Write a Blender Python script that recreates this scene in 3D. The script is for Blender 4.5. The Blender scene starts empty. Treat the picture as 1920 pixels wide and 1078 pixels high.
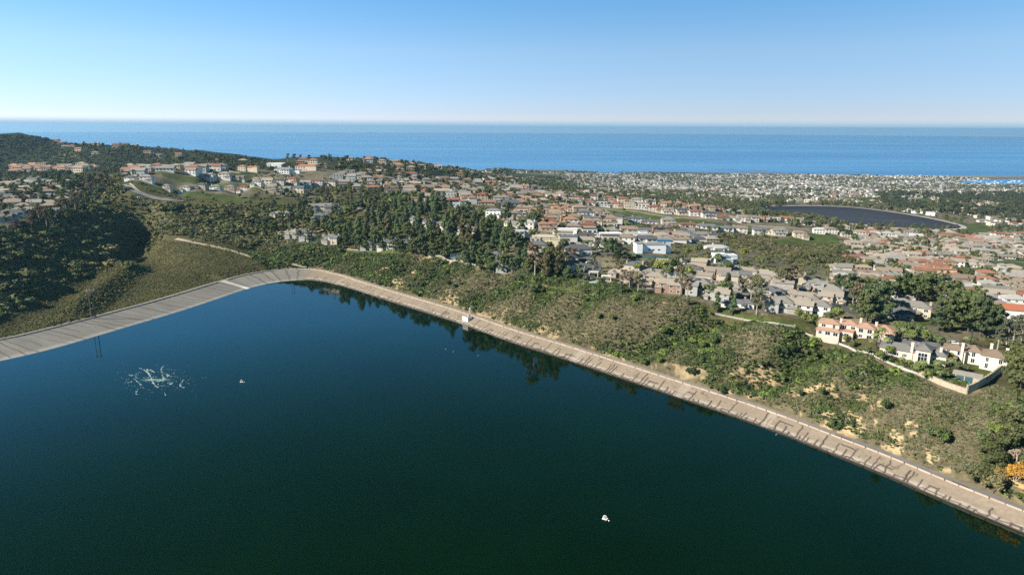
import bpy, bmesh, math, random
import numpy as np
from mathutils import Vector, Matrix
rng = np.random.default_rng(7)
random.seed(7)
S = bpy.context.scene
COL = S.collection
R = math.radians

# ---------------------------------------------------------------- camera
CAM_H = 130.0; PITCH = R(13.25); ROLL = R(0.27); FPX = 1280.0
F0 = np.array([0, math.cos(PITCH), -math.sin(PITCH)]); R0 = np.array([1.0, 0, 0]); U0 = np.array([0, math.sin(PITCH), math.cos(PITCH)])
RV = R0*math.cos(ROLL) + U0*math.sin(ROLL); UV = U0*math.cos(ROLL) - R0*math.sin(ROLL)
cd = bpy.data.cameras.new('camera'); cam = bpy.data.objects.new('camera', cd); COL.objects.link(cam); S.camera = cam
cd.lens = 24; cd.sensor_width = 36; cd.clip_start = 1; cd.clip_end = 200000
cam.matrix_world = Matrix(((RV[0], UV[0], -F0[0], 0), (RV[1], UV[1], -F0[1], 0), (RV[2], UV[2], -F0[2], CAM_H), (0, 0, 0, 1)))

# ---------------------------------------------------------------- sky, sun, exposure
SUN_EL = R(33); SUN_AZ_VEC = np.array([-0.93, -0.37]); SUN_AZ_VEC /= np.linalg.norm(SUN_AZ_VEC)
W = bpy.data.worlds.new("World"); S.world = W; W.use_nodes = True
wn = W.node_tree.nodes; wl = W.node_tree.links; bg = wn['Background']
sky = wn.new('ShaderNodeTexSky'); sky.sky_type = 'NISHITA'; sky.sun_disc = False
sky.sun_elevation = SUN_EL; sky.sun_rotation = -math.atan2(SUN_AZ_VEC[0], SUN_AZ_VEC[1])
sky.altitude = 300; sky.air_density = 0.7; sky.dust_density = 0.0; sky.ozone_density = 7.0
# low marine layer along the sea horizon
tc = wn.new('ShaderNodeTexCoord'); sx = wn.new('ShaderNodeSeparateXYZ'); wl.new(tc.outputs['Generated'], sx.inputs[0])
mr = wn.new('ShaderNodeMapRange'); mr.interpolation_type = 'SMOOTHSTEP'
mr.inputs['From Min'].default_value = 0.001; mr.inputs['From Max'].default_value = 0.011
mr.inputs['To Min'].default_value = 1.0; mr.inputs['To Max'].default_value = 0.0
wl.new(sx.outputs['Z'], mr.inputs['Value'])
mx = wn.new('ShaderNodeMixRGB'); mx.blend_type = 'MIX'; mx.inputs[2].default_value = (3.0, 4.6, 6.1, 1)
tn = wn.new('ShaderNodeMixRGB'); tn.blend_type = 'MULTIPLY'; tn.inputs[0].default_value = 1; wl.new(sky.outputs[0], tn.inputs[1])
tr_ = wn.new('ShaderNodeValToRGB'); tr_.color_ramp.elements[0].position = .02; tr_.color_ramp.elements[0].color = (1.13, .955, .97, 1); tr_.color_ramp.elements[1].position = .62; tr_.color_ramp.elements[1].color = (.15, .62, .16, 1)
for p_, c_ in ((.10, (1.48, 1.30, 1.09, 1)), (.165, (1.18, 1.41, 1.25, 1)), (.27, (.95, 1.92, 1.76, 1)), (.42, (.48, 1.16, .84, 1))): tr_.color_ramp.elements.new(p_).color = c_
wl.new(sx.outputs['Z'], tr_.inputs[0]); wl.new(tr_.outputs[0], tn.inputs[2])
wl.new(mr.outputs[0], mx.inputs[0]); wl.new(tn.outputs[0], mx.inputs[1]); wl.new(mx.outputs[0], bg.inputs['Color'])
bg.inputs['Strength'].default_value = 0.066
sd = bpy.data.lights.new('sun', 'SUN'); sd.energy = 4.9; sd.angle = R(0.5); sd.color = (1.0, 0.93, 0.82)
sun = bpy.data.objects.new('sun', sd); COL.objects.link(sun)
sv = Vector((SUN_AZ_VEC[0]*math.cos(SUN_EL), SUN_AZ_VEC[1]*math.cos(SUN_EL), math.sin(SUN_EL)))
sun.rotation_euler = sv.to_track_quat('Z', 'Y').to_euler()
S.view_settings.view_transform = 'Standard'; S.view_settings.look = 'None'; S.view_settings.gamma = 1; S.view_settings.exposure = 1.0
S.cycles.max_bounces = 5; S.cycles.diffuse_bounces = 2; S.cycles.glossy_bounces = 3; S.cycles.volume_bounces = 0
S.cycles.transparent_max_bounces = 8; S.cycles.sample_clamp_indirect = 4; S.cycles.use_denoising = False; S.cycles.use_adaptive_sampling = False

# ---------------------------------------------------------------- helpers
def tag(o, label=None, cat=None, group=None, kind=None):
    if label: o['label'] = label
    if cat: o['category'] = cat
    if group: o['group'] = group
    if kind: o['kind'] = kind
    return o

class MB:
    """collects vertices and faces; build() links them as one mesh object"""
    def __init__(s): s.v = []; s.f = []; s.m = []
    def add(s, vs, fs, mi=0):
        n = len(s.v); s.v += [tuple(p) for p in vs]; s.f += [tuple(i+n for i in f) for f in fs]; s.m += [mi]*len(fs)
    def box(s, x0, x1, y0, y1, z0, z1, mi=0, bottom=True):
        vs = [(x0,y0,z0),(x1,y0,z0),(x1,y1,z0),(x0,y1,z0),(x0,y0,z1),(x1,y0,z1),(x1,y1,z1),(x0,y1,z1)]
        fs = [(4,5,6,7),(0,1,5,4),(1,2,6,5),(2,3,7,6),(3,0,4,7)] + ([(3,2,1,0)] if bottom else [])
        s.add(vs, fs, mi)
    def tube(s, p0, p1, r0, r1=None, n=6, mi=0, cap=True):
        r1 = r0 if r1 is None else r1
        p0 = np.array(p0, float); p1 = np.array(p1, float); d = p1-p0; d /= max(np.linalg.norm(d), 1e-6)
        a = np.cross(d, [0,0,1.0] if abs(d[2]) < .9 else [1.0,0,0]); a /= np.linalg.norm(a); b = np.cross(d, a)
        vs = []
        for p, r in ((p0, r0), (p1, r1)):
            for k in range(n):
                t = 2*math.pi*k/n; vs.append(p + r*(math.cos(t)*a + math.sin(t)*b))
        fs = [(k, (k+1) % n, n+(k+1) % n, n+k) for k in range(n)]
        if cap: fs += [tuple(range(n-1, -1, -1)), tuple(range(n, 2*n))]
        s.add(vs, fs, mi)
    def mesh(s, name, mats):
        me = bpy.data.meshes.new(name); me.from_pydata(s.v, [], s.f)
        for m in (mats if isinstance(mats, (list, tuple)) else [mats]): me.materials.append(m)
        if any(s.m): me.polygons.foreach_set('material_index', s.m)
        me.update(); return me
    def build(s, name, mats, parent=None, color=None):
        o = bpy.data.objects.new(name, s.mesh(name, mats)); COL.objects.link(o)
        if parent: o.parent = parent
        if color: o.color = (*color, 1)
        return o

def np_mesh(name, V, Fq, mat, smooth=False, cols=None, uv=None):
    """V (n,3); Fq (m,3|4) int array"""
    me = bpy.data.meshes.new(name); k = Fq.shape[1]
    me.vertices.add(len(V)); me.vertices.foreach_set('co', V.astype(np.float32).ravel())
    me.loops.add(len(Fq)*k); me.loops.foreach_set('vertex_index', Fq.astype(np.int32).ravel())
    me.polygons.add(len(Fq)); me.polygons.foreach_set('loop_start', np.arange(0, len(Fq)*k, k, dtype=np.int32))
    try: me.polygons.foreach_set('loop_total', np.full(len(Fq), k, np.int32))
    except Exception: pass
    if smooth: me.polygons.foreach_set('use_smooth', np.ones(len(Fq), bool))
    if cols is not None:
        ca = me.color_attributes.new('cover', 'FLOAT_COLOR', 'POINT')
        c4 = np.ones((len(V), 4), np.float32); c4[:, :cols.shape[1]] = cols; ca.data.foreach_set('color', c4.ravel())
    me.materials.append(mat); me.update(calc_edges=True); me.validate(); return me

def link(name, me, parent=None):
    o = bpy.data.objects.new(name, me); COL.objects.link(o)
    if parent: o.parent = parent
    return o

def empty(name, loc, rz=0.0):
    o = bpy.data.objects.new(name, None); COL.objects.link(o); o.location = loc; o.rotation_euler = (0, 0, rz); o.empty_display_size = 1; return o

def copy_tree(o, parent=None, colors=None):
    c = o.copy(); COL.objects.link(c); c.parent = parent
    for ch in KIDS.get(o.name, []):
        g = copy_tree(ch, c, colors)
    if colors:
        st = c.name.split('.')[0]
        if st in colors: c.color = (*colors[st], 1)
    KIDS[c.name] = [k for k in NEWKIDS.pop(c.name, [])]
    if parent is not None: NEWKIDS.setdefault(parent.name, []).append(c)
    return c
KIDS = {}; NEWKIDS = {}
def kid(parent, o):
    KIDS.setdefault(parent.name, []).append(o); return o

# value noise
_perm = rng.random((256, 256))
def vnoise(x, y, seed=0):
    x = np.asarray(x, float) + seed*17.31; y = np.asarray(y, float) - seed*9.77
    xi = np.floor(x).astype(int); yi = np.floor(y).astype(int); fx = x-xi; fy = y-yi
    fx = fx*fx*(3-2*fx); fy = fy*fy*(3-2*fy)
    a = _perm[xi % 256, yi % 256]; b = _perm[(xi+1) % 256, yi % 256]; c = _perm[xi % 256, (yi+1) % 256]; d = _perm[(xi+1) % 256, (yi+1) % 256]
    return (a*(1-fx)+b*fx)*(1-fy) + (c*(1-fx)+d*fx)*fy
def fbm(x, y, o=4, seed=0):
    s = 0; a = .5; t = 0
    for k in range(o): s = s + a*vnoise(np.asarray(x)*2**k, np.asarray(y)*2**k, seed+k); t += a; a *= .5
    return s/t
def smooth(e0, e1, x):
    t = np.clip((np.asarray(x, float)-e0)/(e1-e0), 0, 1); return t*t*(3-2*t)

# pixel <-> world (pixels of the 1920x1078 photograph, used to survey where things stand)
def ray(px, py):
    d = F0[None, :] + ((np.atleast_1d(px)-960)/FPX)[:, None]*RV + ((539-np.atleast_1d(py))/FPX)[:, None]*UV
    return d
def on_plane(px, py, z):
    d = ray(px, py); t = (np.asarray(z, float)-CAM_H)/d[:, 2]; p = d*t[:, None]; p[:, 2] += CAM_H; return p
def project(P):
    Q = np.asarray(P, float).reshape(-1, 3) - np.array([0, 0, CAM_H]); zf = Q@F0
    zf = np.where(zf > 1, zf, 1e-3)
    return 960 + FPX*(Q@RV)/zf, 539 - FPX*(Q@UV)/zf, zf
def inpoly(x, y, poly):
    x = np.asarray(x, float); y = np.asarray(y, float); r = np.zeros(x.shape, bool); n = len(poly)
    for i in range(n):
        x0, y0 = poly[i]; x1, y1 = poly[(i+1) % n]
        c = ((y0 > y) != (y1 > y)); xx = (x1-x0)*(y-y0)/((y1-y0) if y1 != y0 else 1e-9)+x0
        r ^= c & (x < xx)
    return r
def chaikin(P, n=2, closed=False):
    P = np.asarray(P, float)
    for _ in range(n):
        A = P[:-1]*.75+P[1:]*.25; B = P[:-1]*.25+P[1:]*.75
        Q = np.empty((2*len(A), P.shape[1])); Q[0::2] = A; Q[1::2] = B
        P = np.vstack([P[:1], Q, P[-1:]])
    return P
def resample(P, step):
    P = np.asarray(P, float); d = np.r_[0, np.cumsum(np.linalg.norm(np.diff(P[:, :2], axis=0), axis=1))]
    n = max(2, int(d[-1]/step)+1); t = np.linspace(0, d[-1], n)
    return np.stack([np.interp(t, d, P[:, k]) for k in range(P.shape[1])], 1), t
def dist_polyline(x, y, P):
    """distance to polyline, arc length of the nearest point, signed side (+ = left of travel)"""
    x = np.asarray(x, float); y = np.asarray(y, float); best = np.full(x.shape, 1e18); arc = np.zeros(x.shape); side = np.zeros(x.shape)
    L = 0
    for i in range(len(P)-1):
        ax, ay = P[i][:2]; bx, by = P[i+1][:2]; dx, dy = bx-ax, by-ay; l2 = dx*dx+dy*dy; l = math.sqrt(l2)
        t = np.clip(((x-ax)*dx+(y-ay)*dy)/l2, 0, 1); qx = ax+t*dx; qy = ay+t*dy; d = (x-qx)**2+(y-qy)**2
        m = d < best; best = np.where(m, d, best); arc = np.where(m, L+t*l, arc)
        side = np.where(m, np.sign(dx*(y-ay)-dy*(x-ax)), side); L += l
    return np.sqrt(best), arc, side

# ---------------------------------------------------------------- reservoir outline (left bank -> far corner -> right bank), z = 0
WPIX = [(-140,706),(0,677),(40,668),(92,656),(171,633),(251,609),(330,586),(400,563),(444,547.5),(480,536),(530,527),(568,525),(593,526.5),(620,531),(655,540.5),(720,561.5),
        (790,583),(856,604),(956,641.5),(1021,660),(1131,697),(1235,732),(1312,758),(1440,802),(1514,832),(1648,884),(1751,930),(1920,999),(2080,1064)]
wl_pts = np.array([on_plane(a, b, 0)[0][:2] for a, b in WPIX])
d0 = wl_pts[0]-wl_pts[1]; d1 = wl_pts[-1]-wl_pts[-2]
wl_pts = np.vstack([wl_pts[0]+d0/np.linalg.norm(d0)*330, wl_pts, wl_pts[-1]+d1/np.linalg.norm(d1)*500])
WL, WLs = resample(chaikin(wl_pts, 2), 3.0)
# light smoothing
for _ in range(6): WL[1:-1] = .5*WL[1:-1] + .25*(WL[:-2]+WL[2:])
def normals(P):
    t = np.gradient(P, axis=0); t /= np.linalg.norm(t, axis=1)[:, None]
    return np.stack([-t[:, 1], t[:, 0]], 1)     # left of travel = outside (land)
WN = normals(WL)
LIN_Z, ROAD_W = 4.0, 4.6
WLs = np.r_[0, np.cumsum(np.linalg.norm(np.diff(WL, axis=0), axis=1))]
def lin_w(s): return np.interp(s, [0,370,440,560,585,604,622,655,700,1000,1120,1400], [27,30,26.5,25,30,28,15.5,10.5,9.5,8.5,6.5,6.5])
# ---------------------------------------------------------------- terrain
SEA = -140.0
# surveyed spot heights: (px, py, z) of ground seen in the photograph
GP = [(545,462,14),(480,455,13),(640,462,20),(720,462,23),(800,475,26),(880,490,27),(950,505,28),(1010,520,28),(1060,528,28),(1110,535,28),(1160,548,28),(1250,560,28),(1340,580,28),(1400,592,28),
 (1470,605,27),(1530,628,26),(1600,650,26),(1680,680,25),(1760,705,24),(1810,722,23),(1880,690,24),(1920,640,25),(1960,660,25),(2050,700,24),(2200,760,22),
 (600,445,22),(700,440,26),(850,455,29),(950,470,30),(1050,500,30),(1150,510,30),(1300,530,30),(1450,560,28),(1600,600,27),(1750,640,26),(1900,600,24),
 (1000,480,32),(1150,480,31),(1300,505,28),(1500,545,25),(1700,575,22),(1900,560,18),(1220,462,31),(1350,480,28),(1450,500,22),(1600,520,18),(1750,530,14),(1900,530,10),(2100,560,10),
 (620,425,26),(700,420,30),(850,420,34),(950,430,36),(1030,440,34),(1110,445,30),(600,400,33),(700,395,38),(800,385,40),(900,375,36),(1000,390,30),(1100,400,28),
 (1150,418,18),(1300,452,12),(1450,472,8),(1570,474,4),(1000,372,22),(1100,380,18),(1200,393,12),(1350,413,5),(1480,432,0),(1560,438,-5),
 (1110,398,10),(1200,408,5),(1400,434,-3),(1520,457,-6),(1600,470,-4),(1700,460,-12),(1800,452,-18),(1900,450,-22),(1700,500,4),(1850,500,0),(1700,440,-32),(1600,425,-35),
 (1440,388,-38),(1480,384,-38),(1580,387,-38),(1700,401,-38),(1810,427,-38),(1780,436,-38),(1650,428,-38),(1560,416,-38),(1460,404,-34),(1850,430,-40),(1400,395,-22),(1330,385,-20),
 (1100,350,-62),(1300,350,-82),(1500,350,-98),(1700,350,-112),(1900,353,-118),(1300,336,-117),(1500,340,-114),(1700,341,-127),(1900,370,-95),(1900,400,-62),(1750,382,-66),(1600,374,-62),(1450,372,-55),(1300,368,-38),(1150,366,-18),
 (1000,345,-42),(900,336,-18),(960,330,-52),(850,333,-2),(1060,331,-88),(1150,329,-118),(1020,320,-80),(930,321,-20),
 (0,258,98),(60,259,95),(120,265,88),(180,272,82),(250,278,76),(330,283,68),(400,288,62),(450,295,54),(500,304,44),(300,292,62),(200,285,70),(100,275,76),(0,272,84),
 (0,300,56),(100,305,54),(200,312,50),(300,308,54),(400,310,50),(150,325,40),(50,318,46),(450,312,50),
 (0,332,47),(60,347,48),(120,340,47),(100,370,48),(140,380,46),(60,400,47),(0,425,45),(130,402,44),(-80,440,47),(-200,420,52),(-150,360,50),
 (190,375,42),(190,410,36),
 (1900,600,24),(330,382,36),(400,372,36),(450,372,38),(300,350,46),(300,340,54),(250,330,56),(380,352,52),(460,358,50),(540,362,46),(600,365,44),(380,335,62),(480,342,58),(560,347,55),(330,325,62),
 (430,322,68),(530,325,66),(600,322,62),(640,330,56),(700,340,50),(720,355,46),(800,350,36),(850,365,36),(760,330,44),(850,345,24),(560,312,60),(620,303,62),(680,303,60),(740,310,54),(800,315,46),(860,318,34),]
# toe and crest of the steep hill west of the dam meadow
GP += [(296,455,6),(272,480,5),(235,503,5),(165,532,5),(105,560,5),(62,592,5),(0,630,4.5),(-100,660,4.5),(300,462,5.5),(250,522,5),(200,548,5),(150,572,5),(290,500,5.5),(100,600,5)]
GX = []   # (photo column, distance, z) out of sight behind ridges
for c, dd, z in [(0,2500,60),(0,3200,-60),(250,2300,30),(250,2900,-90),(450,2100,10),(450,2800,-110),(620,1900,20),(620,2600,-100),(800,2000,0),(800,2800,-110),(930,2600,-100),(-300,2500,80),(-300,3300,-80),(-400,900,52),(-400,1500,70),(-300,500,50),
                 (-600,3200,0),(2200,1200,-40),(2200,2500,-115),(2200,600,5),(2600,900,-20),(2600,2500,-110),(-250,1000,58)]:
    r = ray(c, 539)[0]; h = math.hypot(r[0], r[1]); GX.append((r[0]/h*dd, r[1]/h*dd, z))
GD = []   # (px, py, distance) terraces of the western hill
_rows = [([(300,392),(345,381),(400,384),(450,385),(500,385),(560,385)], 850), ([(262,368),(300,370),(370,370),(440,373),(520,375),(600,376)], 895), ([(250,342),(300,352),(370,357),(440,362),(520,364),(590,367)], 925),
   ([(250,336),(300,345),(370,351),(440,355),(520,357),(600,360)], 955), ([(290,330),(350,338),(440,347),(520,350),(600,353)], 985), ([(300,322),(350,328),(400,336),(480,342),(530,347),(600,349),(650,350)], 1010), ([(300,318),(350,320),(420,330),(500,333),(580,333),(640,336)], 1040), ([(300,314),(360,316),(430,323),(500,326),(560,326),(610,324)], 1075), ([(215,346)], 1000), ([(180,345)], 1050), ([(230,325)], 1120), ([(250,357)], 950), ([(300,405),(400,402),(500,401)], 822), ([(300,425),(400,420),(500,418)], 788), ([(345,440),(400,440),(480,438)], 750)]
for row_, dd in _rows:
    if len(row_) > 1: cx_ = np.arange(row_[0][0], row_[-1][0]+1, 34); row_ = list(zip(cx_, np.interp(cx_, [q[0] for q in row_], [q[1] for q in row_])))
    for a, b in row_:
        r = ray(a, b)[0]; h = math.hypot(r[0], r[1]); GD.append((r[0]/h*dd, r[1]/h*dd, CAM_H+r[2]/h*dd))
gp = np.array([on_plane(a, b, z)[0] for a, b, z in GP] + GX + GD)
gp = np.vstack([gp, [[-370,300,22],[-420,150,40],[-380,420,26],[-500,300,50],[260,150,15],[350,50,15],[400,250,20]]])
GP += [(300,480,5.5),(400,490,5),(500,494,5),(350,520,5),(230,570,5),(420,470,6),(350,460,6.5),(60,625,4.5),(300,540,4.5),(440,505,4.5)]
# crest of the steep western hill: set back from its toe so that the low western sun leaves the slope in shade
for (x, y, z) in [(-500,640,49),(-482,560,45),(-462,500,41),(-440,440,35),(-424,400,29),(-512,700,48)]: gp = np.vstack([gp, [[x, y, z]]])
def uvw(x, y): return np.stack([np.arctan2(x, y)*2.2, np.log(np.maximum(np.hypot(x, y), 20))], -1)
# drop near-duplicate spots
Q = uvw(gp[:, 0], gp[:, 1]); keep = []
for i in range(len(Q)):
    if all(np.hypot(*(Q[i]-Q[j])) > .012 for j in keep): keep.append(i)
gp = gp[keep]; Q = Q[keep]
def ker(a, b):
    d2 = ((a[..., None, :]-b[None, :, :])**2).sum(-1); return np.sqrt(d2+.0015)
K = ker(Q, Q); n = len(Q); A = np.zeros((n+3, n+3)); A[:n, :n] = K - np.eye(n)*.003; A[:n, n] = 1; A[:n, n+1:] = Q; A[n:, :n] = A[:n, n:].T
wts = np.linalg.solve(A, np.r_[gp[:, 2], 0, 0, 0])
def base_z(x, y):
    sh = np.shape(x); x = np.ravel(x); y = np.ravel(y); out = np.empty(len(x))
    for i in range(0, len(x), 20000):
        q = uvw(x[i:i+20000], y[i:i+20000]); out[i:i+20000] = ker(q, Q)@wts[:n] + wts[n] + q@wts[n+1:]
    return out.reshape(sh)
# coast line (photo column -> pixel row on the sea plane)
CO = [(-700,3200),(-200,3300),(300,3300),(700,3500)]
def rc_pts():
    th, rr = [], []
    for c, dd in CO:
        r = ray(c, 539)[0]; th.append(math.atan2(r[0], r[1])); rr.append(dd)
    for c, py in [(960,321.5),(1040,323),(1100,324.5),(1150,328),(1175,326),(1200,323.6),(1300,324.5),(1450,326.5),(1600,328.3),(1750,329.3),(1920,330.6),(2200,333)]:
        p = on_plane(c, py, SEA)[0]; th.append(math.atan2(p[0], p[1])); rr.append(math.hypot(p[0], p[1]))
    return th, rr
CTH, CRR = rc_pts()
BAY = [(1790,342),(1825,338),(1870,336.5),(1960,336),(2100,337),(2100,348),(1960,348.5),(1900,348.5),(1850,348.5),(1805,346.5)]
BAYW = np.array([on_plane(a, b, SEA)[0][:2] for a, b in BAY])
COVER = [(1440,387.5),(1500,386),(1570,387.5),(1620,391),(1700,402),(1760,413),(1800,423),(1806,427),(1795,430),(1760,430.5),(1700,428.5),(1640,424),(1570,417),(1500,408),(1440,404),(1410,396)]
COVW = np.array([on_plane(a, b, -38)[0][:2] for a, b in COVER])
LINE_POLY = None
def terrain(x, y, detail=True):
    z = base_z(x, y)
    r = np.hypot(x, y); th = np.arctan2(x, y)
    # small relief
    if detail:
        am = np.clip(r/700, .5, 1.6)
        z = z + (fbm(x/70, y/70, 4, 1)-.5)*5*am*smooth(1400, 700, r) + (fbm(x/16, y/16, 3, 5)-.5)*1.2*smooth(900, 500, r)
    # far left: wooded gullies on the sea ridge
    g = smooth(1150, 1300, r)*smooth(.02, -.25, th)
    z = z + g*((1-np.abs(2*vnoise(x/230+y/600, y/420, 3)-1))*22-12 + (fbm(x/60, y/60, 3, 9)-.5)*10)
    # canyon plain undulation
    g2 = smooth(900, 1300, r)*smooth(-.05, .1, th)*smooth(3600, 2500, r); z = z + g2*(fbm(x/300, y/300, 3, 12)-.5)*26
    # covered reservoir platform
    d, _, _ = dist_polyline(x, y, np.vstack([COVW, COVW[:1]])); ic = inpoly(x, y, COVW)
    sd_ = np.where(ic, -d, d); k = smooth(70, 14, sd_); z = z*(1-k) + k*(-38); z = np.where(sd_ < -3, -43.0, z)
    # slope band between the perimeter road and the rim
    dd, s, side = dist_polyline(x, y, WL); w = lin_w(s)
    t = dd*side - w - ROAD_W
    rel = (fbm(x/38, y/38, 3, 21)-.5)
    Tw = np.interp(s, [0,430,560,600,625,1400], [14,14,14,14,46,48])
    gull = 0
    for s0, wd, dp, t0, t1, lean in [(688,9,5,6,50,.25),(727,7,4,0,46,-.2),(790,8,4.5,4,44,.1),(838,7,4,2,46,.1),(935,17,12,-2,62,.75),(1008,12,9,2,58,.35),(1046,9,4.5,5,50,.2),(875,8,4,2,40,.3)]:
        ss = s - s0 - lean*(t-20); gull = gull - 1.35*dp*np.exp(-(ss/wd)**2)*smooth(t0, t0+18, t)*smooth(t1+14, t1-14, t)
    f = np.clip(t/Tw, 0, 1); f = np.where(f < 1, 1-(1-f)**1.25, 1)
    band = (t > -200) & (t < Tw+40) & (s > 560)
    zb = LIN_Z-.12 + (z-LIN_Z+.12)*f + np.where(s > 600, gull+rel*5*smooth(2, 12, t), 0)*smooth(-1, 10, t)
    z = np.where((s > 560) & (t > 0) & (t < Tw+60), zb, z)
    # behind the dam: meadow blends to the crest
    kk = smooth(30, 3, t); z = np.where((s <= 560) & (t > 0), z*(1-kk)+kk*(LIN_Z-.12), z)
    # spur in the meadow
    bx, by = BERM[:, 0], BERM[:, 1]; bd, bs, _ = dist_polyline(x, y, BERM)
    z = z + 7.5*np.exp(-(bd/11)**2)*smooth(-5, 25, bs)*smooth(BL+10, BL-30, bs)
    # bed of the reservoir and under the road
    z = np.where((t <= 0) & (t > -ROAD_W-.3), LIN_Z-.3, z)
    lin = (t <= -ROAD_W-.3)
    zl = LIN_Z-.5-(LIN_Z+1.5)*np.clip((-t-ROAD_W)/np.maximum(w, 1), 0, 3)
    z = np.where(lin, np.maximum(zl, -12), z)
    # coast and bay
    rc = np.interp(th, CTH, CRR); z = np.where(r > rc-260, np.minimum(z, SEA+3+ (rc-r)*.09), z); z = np.maximum(z, SEA-6)
    low = smooth(2500, 3200, r)*(th > .05); z = np.where(r < rc-40, np.maximum(z, SEA+2.0+0*z), z)
    bd2, _, _ = dist_polyline(x, y, np.vstack([BAYW, BAYW[:1]])); ib = inpoly(x, y, BAYW)
    kb = smooth(260, 40, bd2); z = np.where(ib, SEA-2.5, np.where(r < rc-30, z*(1-kb)+kb*(SEA+3.6), z))
    return z
_b = np.array([on_plane(a, b, 5)[0][:2] for a, b in [(255,500),(215,535),(170,565),(118,600)]]); BERM = chaikin(_b, 2); BL = np.linalg.norm(np.diff(BERM, axis=0), axis=1).sum()

# polar height grid (fine near the camera)
TH = np.linspace(R(-52), R(50), 860); LR = np.linspace(math.log(70), math.log(5200), 760)
TT, LL = np.meshgrid(TH, LR, indexing='ij'); RR = np.exp(LL); GXX = RR*np.sin(TT); GYY = RR*np.cos(TT)
HZ = np.empty(GXX.shape)
for i in range(0, len(TH), 40): HZ[i:i+40] = terrain(GXX[i:i+40], GYY[i:i+40])
def H(x, y):
    x = np.asarray(x, float); y = np.asarray(y, float)
    u = (np.arctan2(x, y)-TH[0])/(TH[1]-TH[0]); v = (np.log(np.maximum(np.hypot(x, y), 71))-LR[0])/(LR[1]-LR[0])
    u = np.clip(u, 0, len(TH)-1.001); v = np.clip(v, 0, len(LR)-1.001); i = u.astype(int); j = v.astype(int); a = u-i; b = v-j
    return (HZ[i, j]*(1-a)+HZ[i+1, j]*a)*(1-b) + (HZ[i, j+1]*(1-a)+HZ[i+1, j+1]*a)*b
_rs = np.exp(np.linspace(math.log(120), math.log(5100), 2400))
def G(px, py):
    """ground point seen at photo pixel"""
    px = np.atleast_1d(np.asarray(px, float)); py = np.atleast_1d(np.asarray(py, float)); out = np.empty((len(px), 3))
    d = ray(px, py); h = np.hypot(d[:, 0], d[:, 1]); 
    for k in range(len(px)):
        X = d[k, 0]/h[k]*_rs; Y = d[k, 1]/h[k]*_rs; Z = CAM_H + d[k, 2]/h[k]*_rs
        hz = H(X, Y); m = np.nonzero(Z <= hz)[0]; i = m[0] if len(m) else len(_rs)-1
        out[k] = (X[i], Y[i], hz[i])
    return out
def G1(px, py): return G(px, py)[0]
def visible(P, lift=3.0):
    """does the camera see a point LIFT metres over the ground point, past the terrain"""
    P = np.asarray(P, float).reshape(-1, 3); ok = np.ones(len(P), bool); C = np.array([0, 0, CAM_H])
    Tg = P + np.array([0, 0, lift])
    for t in np.linspace(.12, .985, 90):
        q = C + (Tg-C)*t; ok &= ~(H(q[:, 0], q[:, 1]) > q[:, 2])
    return ok
PXg, PYg, ZFg = project(np.stack([GXX, GYY, HZ], -1)); PXg = PXg.reshape(HZ.shape); PYg = PYg.reshape(HZ.shape)
# ---------------------------------------------------------------- materials
def mat(name):
    m = bpy.data.materials.new(name); m.use_nodes = True; nt = m.node_tree; b = nt.nodes['Principled BSDF']; return m, nt, b
def noise_node(nt, scale, detail=4, rough=.6, vec=None):
    n = nt.nodes.new('ShaderNodeTexNoise'); n.inputs['Scale'].default_value = scale; n.inputs['Detail'].default_value = detail; n.inputs['Roughness'].default_value = rough
    if vec is not None: nt.links.new(vec, n.inputs['Vector'])
    return n
def ramp(nt, fac, stops):
    r = nt.nodes.new('ShaderNodeValToRGB'); e = r.color_ramp.elements
    while len(e) < len(stops): e.new(.5)
    for k, (p, c) in enumerate(stops): e[k].position = p; e[k].color = (*c, 1) if len(c) == 3 else c
    nt.links.new(fac, r.inputs[0]); return r
def mul(nt, a, b, fac=1.0):
    m = nt.nodes.new('ShaderNodeMixRGB'); m.blend_type = 'MULTIPLY'; m.inputs[0].default_value = fac; nt.links.new(a, m.inputs[1]); nt.links.new(b, m.inputs[2]); return m
def bump(nt, b, h, strength, dist):
    n = nt.nodes.new('ShaderNodeBump'); n.inputs['Strength'].default_value = strength; n.inputs['Distance'].default_value = dist
    nt.links.new(h, n.inputs['Height']); nt.links.new(n.outputs[0], b.inputs['Normal'])
def simple(name, col, rough=.8, var=.25, scale=1.0, spec=.3, objcol=False, bmp=0.0, stretch=None):
    """paint or mineral surface: colour with uneven weathering; objcol takes the object's own colour"""
    m, nt, b = mat(name); tc = nt.nodes.new('ShaderNodeTexCoord'); vec = tc.outputs['Object']
    if stretch:
        mp = nt.nodes.new('ShaderNodeMapping'); mp.inputs['Scale'].default_value = stretch; nt.links.new(vec, mp.inputs[0]); vec = mp.outputs[0]
    n = noise_node(nt, scale, 5, .65, vec); r = ramp(nt, n.outputs[0], [(.25, (1-var,)*3), (.75, (1.0+var*.4,)*3)])
    if objcol: oi = nt.nodes.new('ShaderNodeObjectInfo'); src = oi.outputs['Color']
    else: rgb = nt.nodes.new('ShaderNodeRGB'); rgb.outputs[0].default_value = (*col, 1); src = rgb.outputs[0]
    x = mul(nt, src, r.outputs[0]); nt.links.new(x.outputs[0], b.inputs['Base Color'])
    b.inputs['Roughness'].default_value = rough; b.inputs['Specular IOR Level'].default_value = spec
    if bmp: bump(nt, b, n.outputs[0], bmp, .1)
    return m

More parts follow.
